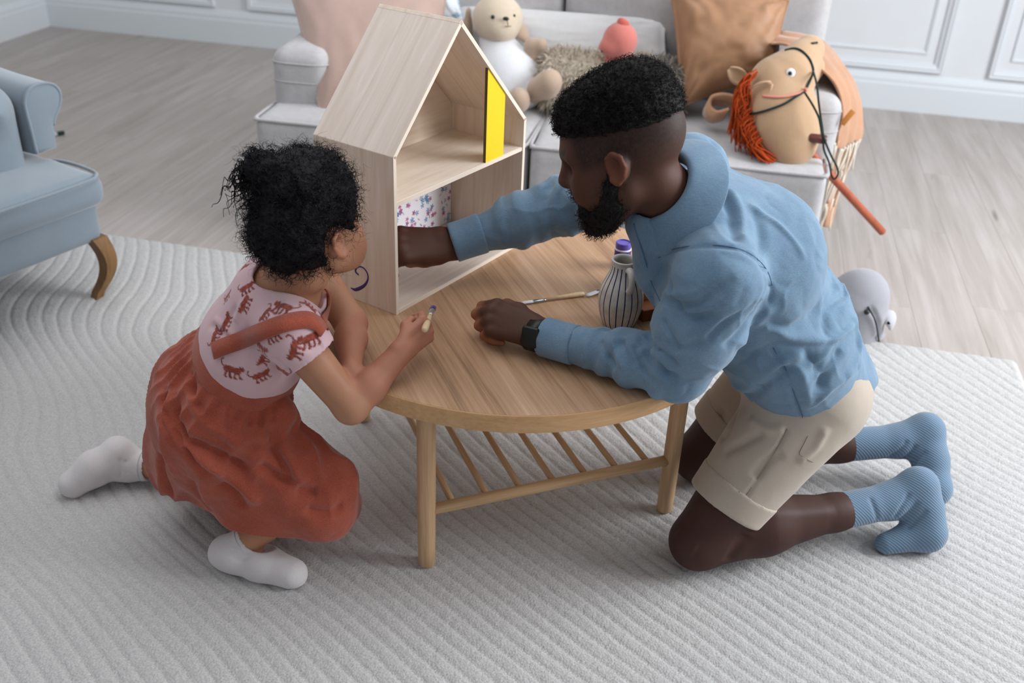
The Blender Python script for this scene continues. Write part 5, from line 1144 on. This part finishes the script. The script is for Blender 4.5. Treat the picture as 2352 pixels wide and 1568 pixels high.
s.chain([G['pel'] + (-.03, .0, -.02), G['pel'] + (-.065, .025, -.13), G['pel'] + (-.072, .02, -.22)], [.104, .096, .080], .05).chain([G['hipL'], G['knL'] + (.03, -.01, .03)], [.095, .085], .05).chain([G['knL'] + (0, -.02, 0), (-.48, 1.52, .10)], [.09, .07], .06)
s.cone(P(508, 965, 1.545), P(636, 955, 1.535), .046, .040, .012).cone(P(540, 1035, 1.52), P(690, 1052, 1.51), .040, .036, .018)
s.plane((-.5, 1.55, .106), unit(np.array([-.10, -.25, -1.0])), .006)
V, Q = s.mesh(); V = relax(V, Q, 2); N = vnormals(V, Q)
rel = V - wc_; hgt = rel @ gt; ph = np.arctan2(rel @ np.cross(gt, glat), rel @ glat); ga = smoothstep(.0, -.03, hgt) * smoothstep(-.16, -.05, hgt)
g1 = 1 - 2 * np.abs(np.sin(ph * 13 + 1.6 * vnoise(V, 12, 41, 2))); dr = smoothstep(-.03, -.16, hgt); g2 = 1 - 2 * np.abs(np.sin(ph * 4.5 + 1.2 * vnoise(V, 7, 47, 2) + 14 * hgt))
V = V + N * (.0062 * ga * g1 * (.5 + .9 * np.abs(vnoise(V, 20, 44, 2))) + .0085 * dr * g2 * (.35 + .9 * np.abs(vnoise(V, 6, 49, 1))) + .0036 * vnoise(V, 9, 61, 3) + .0012 * vnoise(V, 55, 63, 2))[:, None]
val = [([(380, 880), (373, 927), (383, 969), (405, 1007), (443, 1052), (478, 1096)], .011, -.012), ([(408, 899), (402, 962), (427, 1007), (475, 1032), (542, 1064), (574, 1083)], .010, -.011), ([(440, 848), (443, 899), (466, 953), (491, 988)], .008, -.008),
       ([(517, 899), (498, 940)], .005, -.005), ([(536, 908), (521, 960)], .005, -.006), ([(565, 921), (540, 968)], .005, -.006), ([(587, 927), (571, 981)], .005, -.006), ([(606, 930), (596, 981)], .005, -.006), ([(628, 927), (626, 970)], .005, -.006), ([(620, 1018), (650, 1060), (682, 1112)], .009, -.007), ([(593, 1062), (630, 1093), (678, 1113)], .010, -.009), ([(678, 1127), (730, 1130)], .009, -.006), ([(500, 1110), (540, 1130), (560, 1170)], .010, -.006), ([(440, 1100), (450, 1150), (470, 1190)], .012, -.006), ([(360, 1040), (370, 1090), (392, 1150)], .010, -.007), ([(700, 1170), (740, 1180), (790, 1160)], .010, -.006)]
rid = [([(437, 873), (453, 937), (485, 978), (542, 1013), (587, 1061)], .010, .009), ([(393, 890), (388, 950), (412, 1003), (460, 1045), (520, 1085)], .009, .009), ([(520, 1012), (565, 1006), (620, 1006)], .010, .008), ([(500, 985), (560, 980), (630, 976)], .012, .004), ([(635, 1020), (668, 1065), (700, 1110)], .010, .006), ([(480, 1060), (540, 1100), (600, 1160)], .014, .007)]
for f_, w_, h_ in val + rid: V = fold(V, N, f_, w_, h_ * (1.6 if w_ > .006 else .8))
skirt = obj('pinafore_skirt', (V, Q), RUST, girl, origin=GO); SKV = V
s = SDF((-.72, 1.38, .28), (-.30, 1.84, .55), .0028)
s.cone(G['pel'] + gt * .11, G['pel'] + gt * .20, .1045, .0995, .0, flat=(glat, 1.25)); bn_ = unit(gt + np.array([.02, -.12, .0])); s.plane(G['pel'] + gt * .172, bn_, .003).plane(G['pel'] + gt * .134, -bn_, .003)
s.cone(G['pel'] + gt * .08, G['pel'] + gt * .24, .094, .090, .002, 'sub', flat=(glat, 1.25))
v, q = s.mesh(); v = relax(v, q, 1); n = vnormals(v, q); v = v + n * (.0012 * vnoise(v, 25, 71, 2))[:, None]; obj('waistband', (v, q), RUST, girl, origin=GO)
def strap(pts, y_extra=None, lift=.004, width=.030, name='strap'):
    q = on_surface(np.concatenate([TV_, SKV]), pts, 6); nrm = []
    for a in q: i = np.argmin(np.linalg.norm(TV_ - a, axis=1)); nrm.append(N_T[i])
    q = q + np.array(nrm) * lift
    if y_extra is not None: q = np.concatenate([q, np.array(y_extra)]); nrm += [unit(np.array([.8, -.3, .4]))] * len(y_extra)
    c = catmull(q, 6); nn = catmull(nrm, 6); T = np.gradient(c, axis=0); wd = np.cross(T, nn); wd /= np.linalg.norm(wd, axis=1, keepdims=True); return obj(name, ribbon(c - GO, wd, width, .003), RUST, girl)
N_T = vnormals(TV_, Q if len(Q) == 0 else np.array([[p_.vertices[i] for i in range(4)] for p_ in tee.data.polygons]))
strap([(492, 806), (525, 793), (560, 779), (600, 763), (640, 748), (675, 738), (705, 736), (726, 746), (740, 764)])
strap([(752, 668), (756, 690), (750, 720), (742, 745)], None, .004, .026)
# ---- socks
WS = fabric('white_rib_sock', '#cfcaca', .05, 700, .3, .95, .3)
def gsock(top_, d, he, toe, r, name, flat_floor, mid=None):
    c = SDF(np.minimum(np.minimum(top_, he), toe) - .07, np.maximum(np.maximum(top_, he), toe) + .07, .0028)
    an = top_ - d * .035; c.chain([top_ + d * .02, an], [r, r * 1.02], .01).chain([an, he], [r * 1.04, r], .015); m1 = he * .45 + toe * .55 + np.array([0, 0, .006])
    c.chain([an - d * .005, m1, toe], [r * .98, r * 1.0, r * .80], .018).chain([he, m1 - np.array([0, 0, .006]), toe], [r * .98, r * .95, r * .8], .018, flat=((.3, .95, 0), 1.08)); c.cone(top_ + d * .046, top_ + d * .10, .046, .06, .001, 'sub')
    if flat_floor: c.plane((0, 0, .0165), (0, 0, -1), .003)
    c.cone(top_ + d * .016, top_ + d * .06, r - .006, r - .006, 0, 'sub')
    v, q = c.mesh(); v = relax(v, q, 1); n = vnormals(v, q); v = v + n * (.0016 * vnoise(v, 30, 81, 2))[:, None]
    for f_ in (([(525, 1262), (545, 1272), (570, 1270), (600, 1262)], [(530, 1278), (555, 1285), (590, 1270)]) if flat_floor else ([(275, 1050), (280, 1080), (275, 1098)], [(288, 1055), (290, 1090)])): v = fold(v, n, f_, .004, -.0025)
    so = obj('sock', (v, q), WS, girl, origin=GO); u = unit(np.cross(d, (0, 0, 1))); w = np.cross(u, d); obj('cuff_rib', tube([top_ + r * (math.cos(t) * u + math.sin(t) * w) - GO for t in np.linspace(0, 2 * math.pi, 24, endpoint=False)], .0022, 6, True), WS, so)
dR = unit(G['knR'] - G['anR']); gsock(G['anR'] - dR * .002, dR, gh, gtoe, .0310, 'R', True)
dL = unit(G['knL'] - G['anL']); gsock(G['anL'] + dL * .012, dL, gh2, gtoe2, .0325, 'L', False)
# ---- her paint brush
BW = wood('brush_wood', '#cdb08a', '#dcc49f', axis=2, fine=200, rough=.4); FER = Mat('ferrule_metal', .25, .5); FER.b.inputs['Metallic'].default_value = 1; FER.col(hexc('#c9ccd0')); FER = FER.m
BRI = plain('white_bristle', '#d9d9dc', .7, .2, .1)
def brush(name, end, tip, label, paint=None, sc=1.0, flat=1.0, up=None):
    end, tip = np.array(end), np.array(tip); b = empty(name, end, 0, label, 'paintbrush'); d = tip - end; L = np.linalg.norm(d); d = d / L
    hp = [(0, .0028), (.02, .0046), (.10, .0052), (.3, .0044), (.62, .0033)]
    obj('handle', tube([d * t * L for t, _ in hp], [r * sc for _, r in hp], 12), BW, b)
    up = up if up is not None else (0, 0, 1)
    obj('ferrule', tube([d * L * t for t in (.60, .64, .80)], [.0036 * sc, .0038 * sc, .0046 * sc * (1 if flat == 1 else 1.15)], 12, up=up, flat=flat), FER, b)
    obj('bristles', tube([d * L * t for t in (.79, .86, .95, 1.0)], [.0044 * sc, .0052 * sc, .005 * sc, .003 * sc], 12, up=up, flat=flat * .8), paint or BRI, b); return b
brush('paint_brush', F(975, 758, .552), F(996, 704, .478), 'small wooden paintbrush with purple tip held in the hand of the girl', PURP, 1.25)
# ================================================================== things on the table
m = Mat('striped_stoneware', .5, .4); v = m.coords(which='Object'); sx = m.node('ShaderNodeSeparateXYZ'); m.link(v, sx.inputs[0])
at2 = m.math('ARCTAN2', sx.outputs[1], sx.outputs[0]); fr_ = m.math('ABSOLUTE', m.math('SUBTRACT', m.math('FRACT', m.math('MULTIPLY', at2, 19 / (2 * math.pi))), .5))
r2 = m.math('SQRT', m.math('ADD', m.math('MULTIPLY', sx.outputs[0], sx.outputs[0]), m.math('MULTIPLY', sx.outputs[1], sx.outputs[1])))
dist_ = m.math('MULTIPLY', m.math('MULTIPLY', fr_, 2 * math.pi / 19), r2); ln = m.math('LESS_THAN', dist_, .00115)
ln = m.math('MULTIPLY', ln, m.math('LESS_THAN', sx.outputs[2], .130)); ln = m.math('MULTIPLY', ln, m.math('GREATER_THAN', r2, .0215))
n = m.noise(v, 60, 4); cc = m.ramp(n, [(.35, hexc('#c3beb7')), (.65, hexc('#d6d1ca'))]); m.base(m.mix(cc, hexc('#1b2252'), ln)); m.bump(m.noise(v, 180, 3), .2, .0015); STONE = m.m
vc = F(1420, 742, TZ); vase = empty('vase', (vc[0], vc[1], TZ), 0, 'grey stoneware vase with dark blue stripes and a tiny handle on the table', 'vase')
pr = [(.0005, .002), (.024, .0), (.0275, .002), (.034, .022), (.0385, .050), (.0385, .070), (.035, .090), (.029, .108), (.0235, .124), (.0215, .136), (.0220, .146), (.0225, .1500), (.0215, .1520), (.0190, .1515), (.0175, .1480), (.0175, .140), (.020, .12), (.028, .10), (.032, .06), (.02, .012), (.0005, .010)]
vb = obj('body', lathe(catmull([(r * 1.15, z * .93) for r, z in pr], 3)[:, :2].tolist(), 48, cap=False), STONE, vase)
tocam = unit((CAMC - np.array([vc[0], vc[1], .55])) * np.array([1, 1, 0])); ha = math.atan2(tocam[1], tocam[0]) + .42; hd = np.array([math.cos(ha), math.sin(ha), 0])
hpts = [hd * .0215 + (0, 0, .138), hd * .0300 + (0, 0, .136), hd * .0375 + (0, 0, .126), hd * .0395 + (0, 0, .112), hd * .0360 + (0, 0, .100), hd * .0290 + (0, 0, .094)]
hpts = [q * np.array([1.13, 1.13, .93]) for q in hpts]; obj('handle', tube(catmull(hpts, 5), [.0075] * 4 + [.0062] * 18 + [.008] * 4, 12), plain('stoneware_plain', '#c9c4bd', .5, .4, .05), vase)
def pot(px, py, label, body, lid, r, h, white=True):
    c = F(px, py, TZ); t = empty('paint_pot', (c[0], c[1], TZ), 0, label, 'paint pot')
    o = obj('jar', lathe([(r * .9, 0), (r, .002), (r, h * .70), (r * .96, h * .73)], 28), body, t); sharp(o)
    if white: obj('neck_ring', lathe([(r * .97, h * .70), (r * 1.02, h * .715), (r * 1.02, h * .76), (r * .9, h * .775)], 28), plain('white_ring', '#e3e1ea', .4), t)
    o = obj('lid', lathe([(r * .93, h * .77), (r * .95, h * .79), (r * .93, h * .98), (r * .86, h), (r * .80, h), (r * .78, h * .965), (.0005, h * .96)], 28, cap=False), lid, t); sharp(o); return t
VIO = plain('violet_jar', '#3c2a86', .3, .45, .1); m = Mat('violet_lid', .2, .5); m.col(hexc('#6a5cc0')); m.b.inputs['Transmission Weight'].default_value = .25
pot(1427, 612, 'violet paint pot with translucent lid standing behind the striped vase', VIO, m.m, .0185, .060)
AMB = plain('amber_paint', '#d99a12', .3, .45, .1); ty = pot(1461, 664, 'yellow paint pot standing right behind the striped vase', AMB, plain('yellow_lid', '#e9a81c', .3, .45), .018, .066, False)
brush('paint_brush', F(1342, 674, TZ + .006), F(1195, 696, TZ + .005), 'clean wooden paintbrush lying on the table beside the fist of the man', None, 1.0, .55)
brush('paint_brush', F(1470, 632, TZ + .006), F(1347, 679, TZ + .005), 'flat white bristle paintbrush lying on the table partly behind the vase', None, 1.25, .35)
c = F(1500, 712, TZ); tr = empty('wooden_tray', (c[0], c[1], TZ), .5, 'small brown wooden box beside the vase near the man\'s arm', 'box'); BRN = wood('brown_wood', '#6b3c1f', '#8a5330', axis=0, fine=70)
obj('tray_base', box((0, 0, .003), (.10, .07, .006), .001), BRN, tr)
for a, b, w, l in ((0, .034, .10, .004), (0, -.034, .10, .004)): obj('side', box((a, b, .014), (w, l, .022), .001), BRN, tr)
for a in (-.048, .048): obj('end', box((a, 0, .014), (.004, .064, .022), .001), BRN, tr)
c = F(1476, 676, TZ); pal = empty('paint_palette', (c[0], c[1], TZ + .027), .9, 'white paint palette lying behind the striped vase', 'palette')
obj('plate', box((0, 0, .003), (.085, .055, .006), .0025, 3), plain('white_plastic_palette', '#c9ccd2', .35, .4), pal)
for a in (-.026, 0, .026): obj('well_rim', xf(tube([(math.cos(t) * .010, math.sin(t) * .010, 0) for t in np.linspace(0, 6.283, 20, endpoint=False)], .0014, 6, True), t=(a, 0, .0065)), plain('palette_rim', '#d5d8de', .35, .4), pal)
# ---- grey plush animal on the floor behind the man
GP = fabric('plush_grey', '#9a9aa0', .06, 700, .25, .95, .4, mott=40); GPL = fabric('plush_pale', '#b9b9bf', .05, 700, .25, .95, .4)
gpy = 2.60; gp = empty('plush_seal', (P(1975, 800, gpy)[0], gpy, 0), 0, 'grey plush animal with rounded head lying on the floor behind the man', 'soft toy'); gat = np.array(gp.location)
q = lambda x, y, yy=gpy: P(x, y, yy)
s = SDF((.70, 2.30, .0), (1.30, 2.95, .40), .005); s.chain([q(1955, 725), q(1970, 690), q(1985, 668)], [.088, .085, .060], .03); s.chain([q(1960, 735), q(1995, 780)], [.075, .048], .03); s.chain([q(1940, 760), (q(1940, 760)[0] - .12, gpy, .07)], [.08, .06], .03); s.plane((0, 0, .001), (0, 0, -1), .004)
v_, f_ = s.mesh(); v_ = relax(v_, f_, 2); n_ = vnormals(v_, f_); v_ = fold(v_, n_, [(1995, 700), (2015, 735), (2025, 765), (2022, 790)], .008, -.010); v_ = fold(v_, n_, [(1985, 710), (2005, 740), (2012, 775)], .010, .006)
gb = obj('body', (v_, f_), GP, gp, origin=gat)
s = SDF(q(2044, 735) - .06, q(2044, 735) + .06, .004); s.chain([q(2030, 725, 2.56), q(2046, 732, 2.56), q(2046, 752, 2.56)], [.018, .020, .010], .01, 'add', ((.6, -.6, .3), .45)); v_, f_ = s.mesh(); obj('ear', (relax(v_, f_, 1), f_), GPL, gp, origin=gat)
sm = on_surface(np.array([x.co[:] for x in gb.data.vertices]) + gat, [(1993, 703), (2013, 736), (2023, 766), (2021, 788)], 8); obj('mouth', tube(catmull(sm, 5) - gat + np.array([0, -.004, 0]), .003, 6), plain('dark_grey_thread', '#3a3c42', .6), gb)
ee = on_surface(np.array([x.co[:] for x in gb.data.vertices]) + gat, [(1990, 716)], 8)[0]; obj('eye', xf(lathe([(.008 * math.sin(a), .008 * math.cos(a)) for a in np.linspace(.05, 3.1, 8)], 12), t=ee - gat), DARK, gb)
